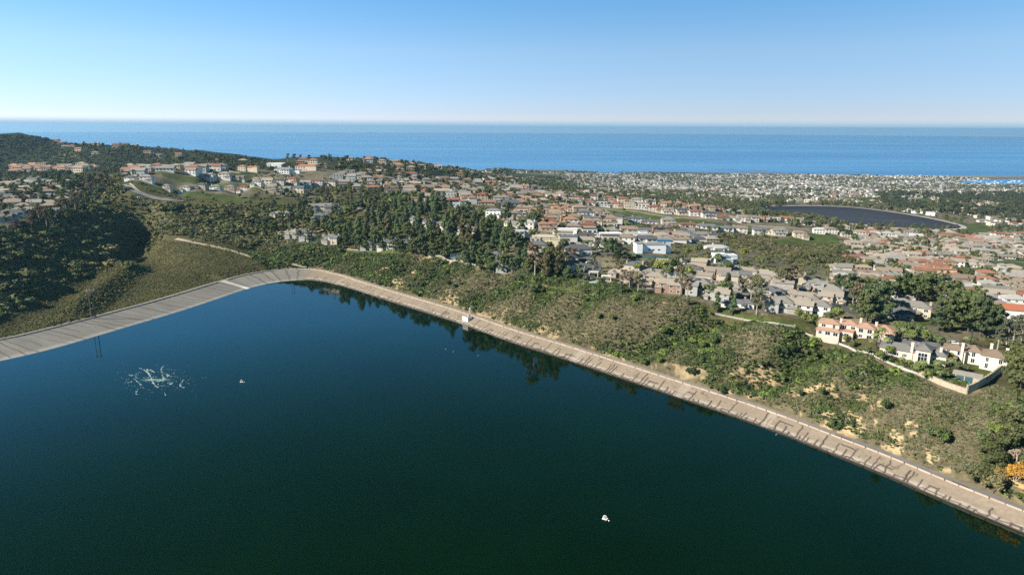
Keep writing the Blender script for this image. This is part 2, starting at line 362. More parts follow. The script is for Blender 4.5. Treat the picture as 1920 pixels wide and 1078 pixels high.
# ground: colour attribute 'cover' painted per vertex from the land cover, broken up by noise
M_ground, nt, b = mat('ground'); at = nt.nodes.new('ShaderNodeAttribute'); at.attribute_name = 'cover'
geo = nt.nodes.new('ShaderNodeNewGeometry')
n1 = noise_node(nt, .35, 6, .7, geo.outputs['Position']); n2 = noise_node(nt, .045, 5, .6, geo.outputs['Position'])
r1 = ramp(nt, n1.outputs[0], [(.3, (.55, .55, .55)), (.7, (1.3, 1.27, 1.2))]); r2 = ramp(nt, n2.outputs[0], [(.3, (.72, .74, .72)), (.7, (1.2, 1.18, 1.12))])
x = mul(nt, at.outputs['Color'], r1.outputs[0]); x = mul(nt, x.outputs[0], r2.outputs[0]); nt.links.new(x.outputs[0], b.inputs['Base Color'])
b.inputs['Roughness'].default_value = .95; b.inputs['Specular IOR Level'].default_value = .1; bump(nt, b, n1.outputs[0], .6, 1.0)

# ---------------------------------------------------------------- land cover
def pixpoly(*pts): return list(pts)
LAWNS = [[(1345,573),(1395,590),(1470,600),(1520,608),(1515,618),(1460,612),(1390,598),(1340,582)], [(1450,450),(1500,442),(1570,444),(1575,456),(1520,460),(1455,461)],
  [(1110,388),(1200,398),(1300,411),(1440,432),(1570,440),(1560,446),(1440,440),(1300,422),(1180,408),(1110,400)], [(1690,375),(1750,371),(1756,386),(1720,387),(1688,380)],[(1578,371),(1640,369),(1645,376),(1580,376)],
  [(1806,420),(1846,418),(1866,436),(1850,443),(1760,437),(1795,432)], [(250,345),(330,366),(420,377),(480,378),(470,372),(380,362),(300,350)], [(290,322),(350,331),(420,344),(520,348),(520,358),(430,354),(340,342)],
  [(475,378),(545,376),(548,386),(490,386)], [(420,322),(470,326),(480,338),(430,335)], [(940,325),(1000,325),(1055,329),(1040,334),(960,332)],
  [(640,468),(740,469),(780,474),(760,477),(640,474)], [(1840,486),(1920,486),(1920,500),(1850,500)], [(1790,600),(1820,598),(1830,615),(1800,616)], [(1010,532),(1060,538),(1095,545),(1080,549),(1030,541)],
  [(700,430),(760,425),(770,445),(710,450)], [(1700,598),(1790,596),(1790,612),(1720,610)], [(1890,655),(1925,660),(1925,710),(1895,705)], [(1825,668),(1868,690),(1840,700),(1822,690)]]
DIRT = [([(1205,680),(1250,680),(1325,692),(1330,712),(1290,712),(1240,700)], (.30,.235,.15)), ([(690,490),(735,495),(760,520),(750,545),(725,520),(695,510)], (.42,.33,.21)), ([(745,505),(790,488),(800,495),(770,520),(745,518)], (.44,.34,.22)),
  ([(790,482),(830,484),(880,492),(850,498),(800,490)], (.45,.30,.14)), ([(1050,620),(1120,650),(1170,665),(1180,700),(1120,680),(1050,655)], (.36,.28,.17)), ([(1480,730),(1560,715),(1650,750),(1720,790),(1700,830),(1760,870),(1680,870),(1600,830),(1500,790)], (.38,.29,.18)),
  ([(1640,780),(1720,790),(1740,850),(1800,870),(1780,885),(1700,850),(1640,820)], (.44,.345,.22)), ([(1350,700),(1420,680),(1500,720),(1480,760),(1420,745),(1350,735)], (.36,.27,.17)), ([(1560,718),(1600,712),(1630,725),(1600,735)], (.42,.32,.2)),
  ([(820,540),(900,560),(960,590),(940,610),(880,590),(820,560)], (.30,.23,.15)), ([(1230,558),(1290,566),(1280,574),(1230,568)], (.3,.22,.14)),
  ([(1870,880),(1925,880),(1925,940),(1880,930)], (.22,.12,.08)), ([(905,560),(1000,590),(1060,620),(1050,640),(960,610),(905,585)], (.28,.22,.14))]
hz = HZ; pxs, pys = PXg, PYg
wx = pxs + (fbm(GXX/9, GYY/9, 3, 31)-.5)*26; wy = pys + (fbm(GXX/9, GYY/9, 3, 33)-.5)*13     # ragged edges
cov = np.zeros(HZ.shape+(3,)); n_a = fbm(GXX/30, GYY/30, 4, 40)[..., None]; n_b = fbm(GXX/6, GYY/6, 3, 41)[..., None]
C = lambda *c: np.array(c, float)
cov[:] = C(.060,.062,.030)*(.7+.6*n_a) + C(.05,.04,.02)*n_b
DD, SS, SD = dist_polyline(GXX, GYY, WL); TB = DD*SD - lin_w(SS) - ROAD_W
RG = RR
band = (SS > 590) & (TB > 0) & (TB < 62); bk = (smooth(60, 45, TB)*band)[..., None]
tan = C(.15,.128,.085)*(.75+.5*n_b); cov = cov*(1-bk*.85) + tan*bk*.85
# residential ground: paving, dry yards and gardens
URB = [[(0,318),(130,330),(160,400),(110,425),(0,430)], [(230,330),(400,320),(640,300),(1000,350),(1050,420),(900,400),(700,350),(640,375),(300,360)], [(950,400),(1150,370),(1500,420),(1600,460),(1920,430),(1920,640),(1700,640),(1500,600),(1100,530),(960,520),(900,440)]]
URB_W = None
ur = np.zeros(HZ.shape, bool)
for p in URB: ur |= inpoly(wx, wy, p)
far = (RG > 950) & (TT > .02)
u = np.clip(ur*.8 + far*.75, 0, .8)[..., None]*(1-bk); cov = cov*(1-u) + (C(.185,.165,.13)*(.5+n_b*.5+.3*n_a))*u
vis_land = (pys > 300)
for p in LAWNS:
    m = inpoly(wx*.35+pxs*.65, wy*.25+pys*.75, p); cov[m] = (C(.074,.098,.030)*(.7+.6*n_b))[m]
for p, c in DIRT:
    m = inpoly(wx, wy, p) & (n_b[..., 0] > .50); cov[m] = (C(*c)*(.8+.4*n_b))[m]
mead = (SS < 585) & (TB > -1) & (TB < 330) & (HZ < 13) & (GYY < 780); m3 = mead[..., None]*.75
cov = cov*(1-m3) + (C(.085,.078,.036)*(.7+.5*n_a))*m3
# sandy beach, sea bed
beach = (HZ < SEA+3) & (RG > 3000); cov[beach] = C(.24,.21,.165); cov[HZ < SEA-1] = C(.10,.12,.12)
cov[(TB <= 0)] = C(.16,.14,.11)
# wooded sea ridge
rdg = (RG > 1150) & (TT < -.02) & (TT > -1); cov[rdg] = (C(.035,.045,.024)*(.7+.6*n_a))[rdg]
m = inpoly(wx, wy, [(100,294),(110,286),(145,290),(150,298),(110,300)]); cov[m] = C(.11,.13,.05)
V = np.stack([GXX, GYY, HZ], -1).reshape(-1, 3); nth, nr = HZ.shape
I = (np.arange(nth-1)[:, None]*nr + np.arange(nr-1)[None, :]).ravel(); Fq = np.stack([I, I+nr, I+nr+1, I+1], 1)
Fq = Fq[:, ::-1]
terr = link('ground', np_mesh('ground', V, Fq, M_ground, True, cov.reshape(-1, 3))); tag(terr, kind='structure')
# plain earth behind and beside the camera so that the land goes on all round
mbk = MB(); mbk.v = []; th2 = np.linspace(R(50), R(308), 60); rr2 = np.array([70, 200, 500, 1200, 3000, 5200])
Vb = np.array([(r*math.sin(t), r*math.cos(t), float(np.interp(r, [70,200,500,1200,3000,5200], [-12, 12, 30, 30, -60, -150]))) for t in th2 for r in rr2])
Ib = (np.arange(len(th2)-1)[:, None]*6+np.arange(5)[None, :]).ravel(); Fb = np.stack([Ib, Ib+1, Ib+7, Ib+6], 1)
cb = np.tile(C(.08,.075,.045), (len(Vb), 1)); hl = link('hills', np_mesh('hills', Vb, Fb, M_ground, True, cb)); tag(hl, kind='structure')

# ---------------------------------------------------------------- sea
M_sea, nt, b = mat('sea_water'); geo = nt.nodes.new('ShaderNodeNewGeometry'); mp = nt.nodes.new('ShaderNodeMapping'); mp.inputs['Scale'].default_value = (.00022, .0011, 1); nt.links.new(geo.outputs['Position'], mp.inputs[0])
ns = noise_node(nt, 1, 4, .55, mp.outputs[0]); rs = ramp(nt, ns.outputs[0], [(.3, (.058,.185,.39)), (.48, (.072,.22,.44)), (.7, (.09,.26,.48))]); nt.links.new(rs.outputs[0], b.inputs['Base Color'])
rr = ramp(nt, ns.outputs[0], [(.35, (.42,)*3), (.6, (.30,)*3)]); nt.links.new(rr.outputs[0], b.inputs['Roughness']); b.inputs['IOR'].default_value = 1.33
nb = noise_node(nt, .02, 6, .7, geo.outputs['Position']); bump(nt, b, nb.outputs[0], .5, 12)
th2 = np.linspace(R(-75), R(75), 241); rr2 = np.array([900, 2500, 5000, 9000, 15000, 22000, 30000.])
Vs = np.array([(r*math.sin(t), r*math.cos(t), SEA) for t in th2 for r in rr2]); k = len(rr2)
Is = (np.arange(len(th2)-1)[:, None]*k+np.arange(k-1)[None, :]).ravel(); Fs = np.stack([Is, Is+1, Is+k+1, Is+k], 1)
sea = link('sea', np_mesh('sea', Vs, Fs, M_sea)); tag(sea, kind='structure')

# ---------------------------------------------------------------- reservoir water
M_water, nt, b = mat('reservoir_water'); geo = nt.nodes.new('ShaderNodeNewGeometry')
b.inputs['IOR'].default_value = 1.31; b.inputs['Roughness'].default_value = .03
nw = noise_node(nt, .02, 3, .5, geo.outputs['Position'])
FOAM_C = on_plane(292, 712, 0)[0]
vm = nt.nodes.new('ShaderNodeMapping'); vm.vector_type = 'POINT'; vm.inputs['Location'].default_value = (-FOAM_C[0], -FOAM_C[1], 0); nt.links.new(geo.outputs['Position'], vm.inputs[0])
vr = nt.nodes.new('ShaderNodeMapping'); vr.inputs['Rotation'].default_value = (0, 0, R(-38)); vr.inputs['Scale'].default_value = (1/10.5, 1/2.6, 0); nt.links.new(vm.outputs[0], vr.inputs[0])
nz = noise_node(nt, .5, 4, .6, geo.outputs['Position']); ln = nt.nodes.new('ShaderNodeVectorMath'); ln.operation = 'LENGTH'; nt.links.new(vr.outputs[0], ln.inputs[0])
ad = nt.nodes.new('ShaderNodeMath'); ad.operation = 'ADD'; nt.links.new(ln.outputs['Value'], ad.inputs[0]); nt.links.new(nz.outputs[0], ad.inputs[1])
rf = ramp(nt, ad.outputs[0], [(.75, (.20,.30,.20)), (1.0, (.03,.09,.07))])
rf.color_ramp.elements.new(.0).color = (.22,.33,.22,1)
wcol = ramp(nt, nw.outputs[0], [(.3, (.0006,.0066,.0018)), (.7, (.0010,.0096,.0027))])
gt = nt.nodes.new('ShaderNodeMath'); gt.operation = 'LESS_THAN'; gt.inputs[1].default_value = 1.25; nt.links.new(ad.outputs[0], gt.inputs[0])
sm = nt.nodes.new('ShaderNodeMapRange'); sm.interpolation_type = 'SMOOTHSTEP'; sm.inputs['From Min'].default_value = .75; sm.inputs['From Max'].default_value = 1.5; sm.inputs['To Min'].default_value = .8; sm.inputs['To Max'].default_value = 0; nt.links.new(ad.outputs[0], sm.inputs['Value'])
mxw = nt.nodes.new('ShaderNodeMixRGB'); nt.links.new(sm.outputs[0], mxw.inputs[0]); nt.links.new(wcol.outputs[0], mxw.inputs[1]); mxw.inputs[2].default_value = (.16,.26,.17,1); nt.links.new(mxw.outputs[0], b.inputs['Base Color'])
nbw = noise_node(nt, 1.1, 3, .5, geo.outputs['Position']); bump(nt, b, nbw.outputs[0], .18, .035)
poly = np.vstack([WL + WN*.6, [[300,-160],[-300,-160]]])
bm = bmesh.new(); bm.faces.new([bm.verts.new((p[0], p[1], 0)) for p in poly]); bmesh.ops.triangulate(bm, faces=bm.faces[:]); bmesh.ops.recalc_face_normals(bm, faces=bm.faces[:])
if bm.faces[:][0].normal.z < 0: bmesh.ops.reverse_faces(bm, faces=bm.faces[:])
me = bpy.data.meshes.new('reservoir_water'); bm.to_mesh(me); bm.free(); me.materials.append(M_water); rw = link('reservoir_water', me); tag(rw, kind='structure')
# ---------------------------------------------------------------- lining, parapet, perimeter road
def vcmat(name, rough=.9, n_scale=.5, lo=.8, hi=1.12, bmp=.3):
    m, nt, b = mat(name); at = nt.nodes.new('ShaderNodeAttribute'); at.attribute_name = 'cover'; geo = nt.nodes.new('ShaderNodeNewGeometry')
    n1 = noise_node(nt, n_scale, 6, .7, geo.outputs['Position']); r1 = ramp(nt, n1.outputs[0], [(.3, (lo,)*3), (.7, (hi,)*3)])
    x = mul(nt, at.outputs['Color'], r1.outputs[0]); nt.links.new(x.outputs[0], b.inputs['Base Color']); b.inputs['Roughness'].default_value = rough
    b.inputs['Specular IOR Level'].default_value = .15; bump(nt, b, n1.outputs[0], bmp, .2); return m
M_lining = vcmat('lining', .9, .8); M_road = vcmat('road', .92, .3, .85, 1.1)
def strip(P, N, offs, zs):
    """P centre points (n,2), offs (n,k) outward offsets, zs (n,k)"""
    X = P[:, None, 0]+N[:, None, 0]*offs; Y = P[:, None, 1]+N[:, None, 1]*offs; V = np.stack([X, Y, zs], -1); n, k = offs.shape
    I = (np.arange(n-1)[:, None]*k+np.arange(k-1)[None, :]).ravel(); return V.reshape(-1, 3), np.stack([I, I+k, I+k+1, I+1], 1)[:, ::-1]
sfine = np.arange(150, 1330, .3)
sfine = sfine[sfine < WLs[-1]-5]
PF = np.stack([np.interp(sfine, WLs, WL[:, k]) for k in (0, 1)], 1); NF = np.stack([np.interp(sfine, WLs, WN[:, k]) for k in (0, 1)], 1); NF /= np.linalg.norm(NF, axis=1)[:, None]
wf = lin_w(sfine); q = np.linspace(-.08, 1, 34)
offs = wf[:, None]*q[None, :]; zs = LIN_Z*q[None, :]*np.ones((len(sfine), 1))
V, Fq = strip(PF, NF, offs, zs)
u = sfine[:, None]*np.ones((1, len(q))); v = q[None, :]*np.ones((len(sfine), 1))
isR = smooth(598, 612, u)[..., None]
base = C(.20,.188,.172)*(1-isR) + C(.220,.180,.138)*isR
base = base*(.86+.28*fbm(u/7, v*3, 4, 60)[..., None])
# pale silt band above the waterline, dark wet line at it
lowb = smooth(.34, .24, v + .10*(fbm(u/2.0, v*3, 2, 61)-.5))[..., None]; base = base*(1-lowb*.55*isR) + C(.36,.325,.285)*lowb*.55*isR
lowl = smooth(.16, .10, v)[..., None]*(1-isR); base = base*(1-lowl*.6) + C(.34,.33,.31)*lowl*.6
# asphaltic streaks standing up from the water on the eastern bank
rk = np.random.default_rng(3)
dark = np.zeros(u.shape)
s_ = 612.0
while s_ < sfine[-1]:
    step = rk.uniform(1.3, 4.2); s_ += step
    dens = .55 + .45*math.sin(s_/23)
    h = rk.choice([rk.uniform(.12, .3), rk.uniform(.3, .62), rk.uniform(.6, .97)], p=[.5-.15*(s_ > 900), .33, .17+.15*(s_ > 900)])
    wd = rk.uniform(.28, .55); wv = rk.uniform(0, 100); lean = rk.uniform(-.4, .25)
    i0, i1 = np.searchsorted(sfine, [s_-5, s_+5]); uu = u[i0:i1]; vv = v[i0:i1]
    c = s_ + lean*vv*2 + (vnoise(vv*6+wv, vv*0, 70)-.5)*.8
    a = smooth(wd+.25, wd*.5, np.abs(uu-c)*(1+.5*vv))*smooth(h+.03, h-.02, vv)
    dark[i0:i1] = np.maximum(dark[i0:i1], a)
    if rk.random() < .14:      # a horizontal link to the next streak
        hh = h-.03; i1b = np.searchsorted(sfine, s_+rk.uniform(3, 7)); i0b = np.searchsorted(sfine, s_); a2 = smooth(.05, .02, np.abs(v[i0b:i1b]-hh-(vnoise(u[i0b:i1b]/1.5, 0*u[i0b:i1b], 71)-.5)*.06)); dark[i0b:i1b] = np.maximum(dark[i0b:i1b], a2)
spots = smooth(.80, .86, vnoise(u/1.1, v*7, 73)) * smooth(.25, .4, v)*smooth(1, .9, v)*.5
dark = np.maximum(dark, spots*(vnoise(u/9, v, 74) > .55))
net = smooth(.05, .02, np.abs(v-.13-(vnoise(u/1.7, v*0, 75)-.5)*.12)); dark = np.maximum(dark, net*.8)
foot = smooth(.06, .03, v - .04*vnoise(u/2, 0*v, 76)); dark = np.maximum(dark, foot)
dark = (dark*isR[..., 0])[..., None]; base = base*(1-dark*.93) + C(.050,.038,.036)*dark*.93
# slanting cracks of the concrete facing on the dam
dk = np.zeros(u.shape); s_ = 200.0
while s_ < 606:
    s_ += rk.uniform(5, 9.5); slope = rk.uniform(-4.5, -2) if s_ < 560 else rk.uniform(-1.5, 2); strong = rk.uniform(.35, 1); v0 = rk.uniform(0, .5)*(rk.random() < .35)
    i0, i1 = np.searchsorted(sfine, [s_-12, s_+12]); uu = u[i0:i1]; vv = v[i0:i1]
    c = s_ + slope*(vv-.5)*2 + (vnoise(vv*6+s_, vv*0, 80)-.5)*1.8; a = smooth(.75, .25, np.abs(uu-c))*strong*(vv > v0); dk[i0:i1] = np.maximum(dk[i0:i1], a)
tone = np.floor(u/6.4); tn = (_perm[tone.astype(int) % 256, 3]-.5)[..., None]*(1-isR); base = base*(1+tn*.14)
dk = (dk*(1-isR[..., 0]))[..., None]; base = base*(1-dk*.75)+C(.05,.047,.045)*dk*.75
# paler patches where the facing was renewed
for sa, sb in [(640,645),(905,911),(975,981),(1022,1026)]:
    k = (smooth(sa, sa+.8, u)*smooth(sb, sb-.8, u))[..., None]*.45; base = base*(1-k)+C(.33,.29,.25)*k
RAMP_S = float(dist_polyline(*[on_plane(449, 535, 2)[0][i:i+1] for i in (0, 1)], WL)[1][0])
k = ((np.abs(u-RAMP_S) > 2.6)*(np.abs(u-RAMP_S) < 4.0)*(v > .0))[..., None]*.5; base = base*(1-k)+C(.05,.05,.05)*k
lin = link('embankment_lining', np_mesh('embankment_lining', V, Fq, M_lining, True, base.reshape(-1, 3))); tag(lin, kind='structure')
# road
offr = lin_w(sfine)[:, None] + np.array([0.42, 1.0, 1.8, 2.8, 3.8, 4.3, 5.4])[None, :]; qz = np.full(offr.shape, LIN_Z+.02); qz[:, -1] -= .25
Vr, Fr = strip(PF, NF, offr, qz); ur_ = sfine[:, None]*np.ones((1, 7)); rc_ = C(.27,.245,.215)*np.ones(ur_.shape+(3,))
gr = smooth(1020, 1065, ur_)[..., None]; rc_ = rc_*(1-gr)+C(.20,.195,.19)*gr
tr = (np.array([0, 1, 0, 1, 0, 0, 0.])[None, :]*np.ones(ur_.shape))[..., None]; rc_ = rc_*(1-tr*.18); rc_[:, -2:] = C(.26,.21,.145); rc_ *= (.85+.3*fbm(ur_/5, np.arange(7)[None, :]*1.0, 3, 90))[..., None]
wet = ((np.abs(ur_-1002) < 5) | (np.abs(ur_-1055) < 3.5) | (np.abs(ur_-1100) < 3))*np.array([0, 1, 1, 0, 0, 0, 0])[None, :]; rc_ = np.where(wet[..., None] > 0, rc_*.4, rc_)
road = link('perimeter_road', np_mesh('perimeter_road', Vr, Fr, M_road, True, rc_.reshape(-1, 3))); tag(road, kind='structure')
# parapet: one long low wall of cast panels with a joint every five metres
def parapet(sa, sb, lab, colr):
    i0, i1 = np.searchsorted(sfine, [sa, sb]); P = PF[i0:i1]; N = NF[i0:i1]; w0 = lin_w(sfine[i0:i1])
    prof_o = np.array([-.02, -.02, .30, .30]); prof_z = np.array([-.4, .62, .62, -.2]); o_ = w0[:, None]+prof_o[None, :]; z_ = LIN_Z+prof_z[None, :]*np.ones((len(P), 1))
    Vp, Fp = strip(P, N, o_, z_); uu = sfine[i0:i1][:, None]*np.ones((1, 4)); cc = C(*colr)*(.9+.2*_perm[(np.floor(uu/5)).astype(int) % 256, 9][..., None])
    j = ((uu % 5) < .32)[..., None]; cc = np.where(j, C(.08,.06,.05), cc)
    o = link('parapet_wall', np_mesh('parapet_wall', Vp, Fp, M_road, False, cc.reshape(-1, 3))); tag(o, lab, 'wall')
parapet(150, RAMP_S-4.2, 'low grey concrete kerb wall along the top of the dam meadow bank', (.36,.345,.32))
parapet(RAMP_S+4.2, 606, 'low grey kerb wall round the far curved corner of the reservoir', (.34,.32,.29))
parapet(606.2, 1330, 'long pinkish panelled parapet wall beside the perimeter road below the scrub slope', (.36,.275,.225))
# concrete boat ramp
i0, i1 = np.searchsorted(sfine, [RAMP_S-2.5, RAMP_S+2.5]); P = PF[i0:i1]; N = NF[i0:i1]; qq = np.linspace(-.03, 1.06, 8)
Vp, Fp = strip(P, N, lin_w(sfine[i0:i1])[:, None]*qq[None, :], LIN_Z*np.minimum(qq, 1)[None, :]*np.ones((len(P), 1))+.18)
Vp = np.vstack([Vp, Vp-np.array([0, 0, .5])]); nn = len(Vp)//2; r_ = len(P); c_ = 8
sidef = []
for k in range(c_-1):
    for row in (0, r_-1): a = row*c_+k; sidef.append((a, a+1, a+1+nn, a+nn))
Fp = np.vstack([Fp, np.array(sidef)])
cc = np.tile(C(.42,.40,.36), (len(Vp), 1)); lo = Vp[:, 2] < 1.1; cc[lo] = C(.62,.61,.58)
o = link('boat_ramp', np_mesh('boat_ramp', Vp, Fp, M_road, False, cc)); tag(o, kind='structure')
# dirt track at the foot of the far slope
def ribbon(name, pix, width, col, lift=.25, step=4, mat_=None, zoff=None, kind='structure', world=None):
    P = chaikin(np.array(world) if world is not None else np.array([G1(a, b)[:2] for a, b in pix]), 2); P, _ = resample(P, step); N = normals(P)
    k = max(2, int(width/3)+1); o_ = np.linspace(-width/2, width/2, k)[None, :]*np.ones((len(P), 1)); X = P[:, None, 0]+N[:, None, 0]*o_; Y = P[:, None, 1]+N[:, None, 1]*o_
    zc = H(P[:, 0], P[:, 1]); zc = np.convolve(np.pad(zc, 3, 'edge'), np.ones(7)/7, 'valid'); Z = np.maximum(H(X, Y)+lift, zc[:, None]+lift)
    V = np.stack([X, Y, Z], -1).reshape(-1, 3); n = len(P); I = (np.arange(n-1)[:, None]*k+np.arange(k-1)[None, :]).ravel(); Fq = np.stack([I, I+k, I+k+1, I+1], 1)[:, ::-1]
    c_ = C(*col)*(.85+.3*fbm(X/6, Y/6, 3, 95))[..., None]; o = link(name, np_mesh(name, V, Fq, mat_ or M_road, True, c_.reshape(-1, 3)))
    if kind: tag(o, kind=kind)
    return o
# ---------------------------------------------------------------- plants
def leaf_mat(name, inst):
    m, nt, b = mat(name)
    if inst: a = nt.nodes.new('ShaderNodeAttribute'); a.attribute_type = 'INSTANCER'; a.attribute_name = 'tint'; src = a.outputs['Color']
    else: a = nt.nodes.new('ShaderNodeObjectInfo'); src = a.outputs['Color']
    tc = nt.nodes.new('ShaderNodeTexCoord'); n = noise_node(nt, 1.6, 3, .7, tc.outputs['Object']); r = ramp(nt, n.outputs[0], [(.28, (.72, .74, .72)), (.70, (1.62, 1.54, 1.28))])
    x = mul(nt, src, r.outputs[0]); nt.links.new(x.outputs[0], b.inputs['Base Color']); b.inputs['Roughness'].default_value = .75; b.inputs['Specular IOR Level'].default_value = .2
    return m
M_leaf = leaf_mat('foliage', False); M_leafi = leaf_mat('foliage_mass', True)
M_bark = simple('bark', (.11, .085, .065), .9, .35, 1.2); M_pale = simple('pale_bark', (.36, .32, .27), .85, .3, 1.0)
_ico = {}
def ico(sub):
    if sub not in _ico:
        bm = bmesh.new(); bmesh.ops.create_icosphere(bm, subdivisions=sub, radius=1); _ico[sub] = (np.array([v.co[:] for v in bm.verts]), np.array([[v.index for v in f.verts] for f in bm.faces])); bm.free()
    return _ico[sub]
def crown_arrays(clumps, rs, leaf, nleaf, sub=1, fill=.78):
    """clumps: (n,4) centre+radius; each is a lumpy core under a coat of leaf sprays"""
    Vs, Fs, k = [], [], 0; iv, if_ = ico(sub)
    for (x, y, z, r) in clumps:
        v = iv*(r*fill)*(.75+.5*rs.random((len(iv), 1))); v[:, 2] *= .85; v = v + [x, y, z]; Vs.append(v); Fs.append(if_+k); k += len(v)
        n = int(nleaf*r*r)+6
        d = rs.normal(size=(n, 3)); d /= np.linalg.norm(d, axis=1)[:, None]; d[:, 2] = np.where(d[:, 2] < -.5, -d[:, 2], d[:, 2]); p = d*r*(.72+.42*rs.random((n, 1))); p[:, 2] *= .85
        a = rs.normal(size=(n, 3)); a /= np.linalg.norm(a, axis=1)[:, None]; c = np.cross(a, d+.3*rs.normal(size=(n, 3))); c /= np.maximum(np.linalg.norm(c, axis=1)[:, None], 1e-6)
        s = leaf*(.6+.9*rs.random((n, 1))); o = p+[x, y, z]
        t = np.stack([o-a*s*.6-c*s*.5, o+a*s*.7-c*s*.25, o+c*s*.8], 1).reshape(-1, 3); Vs.append(t); Fs.append(np.arange(n*3).reshape(n, 3)+k); k += n*3
    return np.vstack(Vs), np.vstack(Fs)
def crown_pine(rs, h=12, w=5, n=34):      # broad uneven pine: dark layered clumps
    c = []
    for i in range(n):
        t = rs.uniform(.28, 1); rad = w*(1-.55*abs(t-.5)*1.3)*math.sqrt(rs.random()); a = rs.uniform(0, 6.28); c.append((rad*math.cos(a), rad*math.sin(a), h*t, w*rs.uniform(.17, .30)))
    c.append((0, 0, h*.55, w*.42)); c.append((0, 0, h*.8, w*.34)); return c
def crown_cone(rs, h=15, w=3.2, n=30):    # narrow upright pine
    return [(w*(1-t**2.6)*.62*math.cos(a), w*(1-t**2.6)*.62*math.sin(a), h*t, w*(.50-.26*t)*rs.uniform(.75, 1.2)+.2) for t, a in ((.14+.83*i/(n-1), rs.uniform(0, 6.28)) for i in range(n))] + [(0, 0, h*.4, w*.6), (0, 0, h*.65, w*.45)]
def crown_column(rs, h=14, w=2.4, n=14):
    return [(rs.normal()*w*.3, rs.normal()*w*.3, h*(.2+.72*i/(n-1)), w*rs.uniform(.45, .62)*(1-.3*(i/(n-1))**3)) for i in range(n)]
def crown_gum(rs, h=16, w=4.5, n=26):     # eucalyptus: bare lower stem and separate airy clumps
    c = []
    for i in range(n):
        t = rs.uniform(.42, 1); rad = w*(1.15-t*.55)*math.sqrt(rs.random()); a = rs.uniform(0, 6.28); c.append((rad*math.cos(a), rad*math.sin(a), h*t, w*rs.uniform(.19, .33)))
    return c
def crown_round(rs, h=7, w=3.6, n=11):
    c = [(0, 0, h*.62, w*.72)]
    for i in range(n): a = rs.uniform(0, 6.28); rad = w*rs.uniform(.3, .72); c.append((rad*math.cos(a), rad*math.sin(a), h*rs.uniform(.42, .85), w*rs.uniform(.26, .42)))
    return c
def limbs(rs, h, clumps, r0, straight=False):
    m = MB(); top = (rs.normal()*.2, rs.normal()*.2, h*.86); mid = (rs.normal()*.15*(not straight), rs.normal()*.15, h*.45)
    m.tube((0, 0, -1.2), mid, r0, r0*.7, 6); m.tube(mid, top, r0*.7, r0*.22, 5)
    for (x, y, z, r) in clumps[:9]:
        if math.hypot(x, y) > r0*3: zz = z*.72; m.tube((mid[0]*.6, mid[1]*.6, min(zz, h*.8)), (x*.9, y*.9, z), r0*.32, r0*.1, 4, cap=False)
    return m
KINDS = {}
def make_kind(key, f, h, w, leaf, nl, bark, seed, tr=None, fill=.78):
    rs = np.random.default_rng(seed); cl = f(rs, h, w); V, Fq = crown_arrays(cl, rs, leaf, nl, 1, fill)
    me = np_mesh('crown', V, Fq, M_leaf); tm = limbs(rs, h, cl, tr or h*.026).mesh('trunk', bark)
    mi = np_mesh('crown_mass', V, Fq, M_leafi); KINDS[key] = dict(crown=me, trunk=tm, mass=mi, h=h, w=w)
for i in range(3): make_kind(f'pine{i}', crown_pine, 12+i, 4.9, .5, 22, M_bark, 10+i)
for i in range(5): make_kind(f'cone{i}', crown_cone, 15+i*.6, 3.3+.35*(i % 3), .45, 26, M_bark, 20+i)
for i in range(2): make_kind(f'column{i}', crown_column, 15, 2.7, .6, 20, M_bark, 30+i)
for i in range(3): make_kind(f'gum{i}', crown_gum, 17, 4.6, .5, 24, M_pale, 40+i, fill=.6)
for i in range(3): make_kind(f'round{i}', crown_round, 7, 3.7, .5, 24, M_bark, 50+i)
make_kind('cypress0', crown_column, 9, .75, .3, 60, M_bark, 60)
# palm: curved fronds
def palm_arrays(rs, h=8):
    V, Fq, k = [], [], 0
    for i in range(18):
        a = 6.283*i/18+rs.normal()*.12; el = rs.uniform(-.2, 1.0); L = rs.uniform(2.2, 2.9); pts = []
        for s_ in np.linspace(0, 1, 6): rr_ = L*s_*math.cos(el*(1-s_)); zz = h + L*s_*math.sin(el)*(1-.4*s_)-1.9*s_*s_; wd = .42*math.sin(math.pi*min(s_*.9+.1, 1)); pts.append((rr_, zz, wd))
        for (r_, z_, w_) in pts: V += [(r_*math.cos(a)-w_*math.sin(a), r_*math.sin(a)+w_*math.cos(a), z_-.15), (r_*math.cos(a), r_*math.sin(a), z_+.1), (r_*math.cos(a)+w_*math.sin(a), r_*math.sin(a)-w_*math.cos(a), z_-.15)]
        for j in range(5): b_ = k+j*3; Fq += [(b_, b_+1, b_+4, b_+3), (b_+1, b_+2, b_+5, b_+4)]
        k += 18
    return np.array(V), np.array(Fq)
V, Fq = palm_arrays(np.random.default_rng(5)); tm = MB(); tm.tube((0, 0, -1), (.15, 0, 4), .24, .19, 7); tm.tube((.15, 0, 4), (0, 0, 8.1), .19, .16, 7)
KINDS['palm0'] = dict(crown=np_mesh('crown', V, Fq, M_leaf), trunk=tm.mesh('trunk', M_bark), mass=np_mesh('crown_mass', V, Fq, M_leafi), h=8, w=2.6)
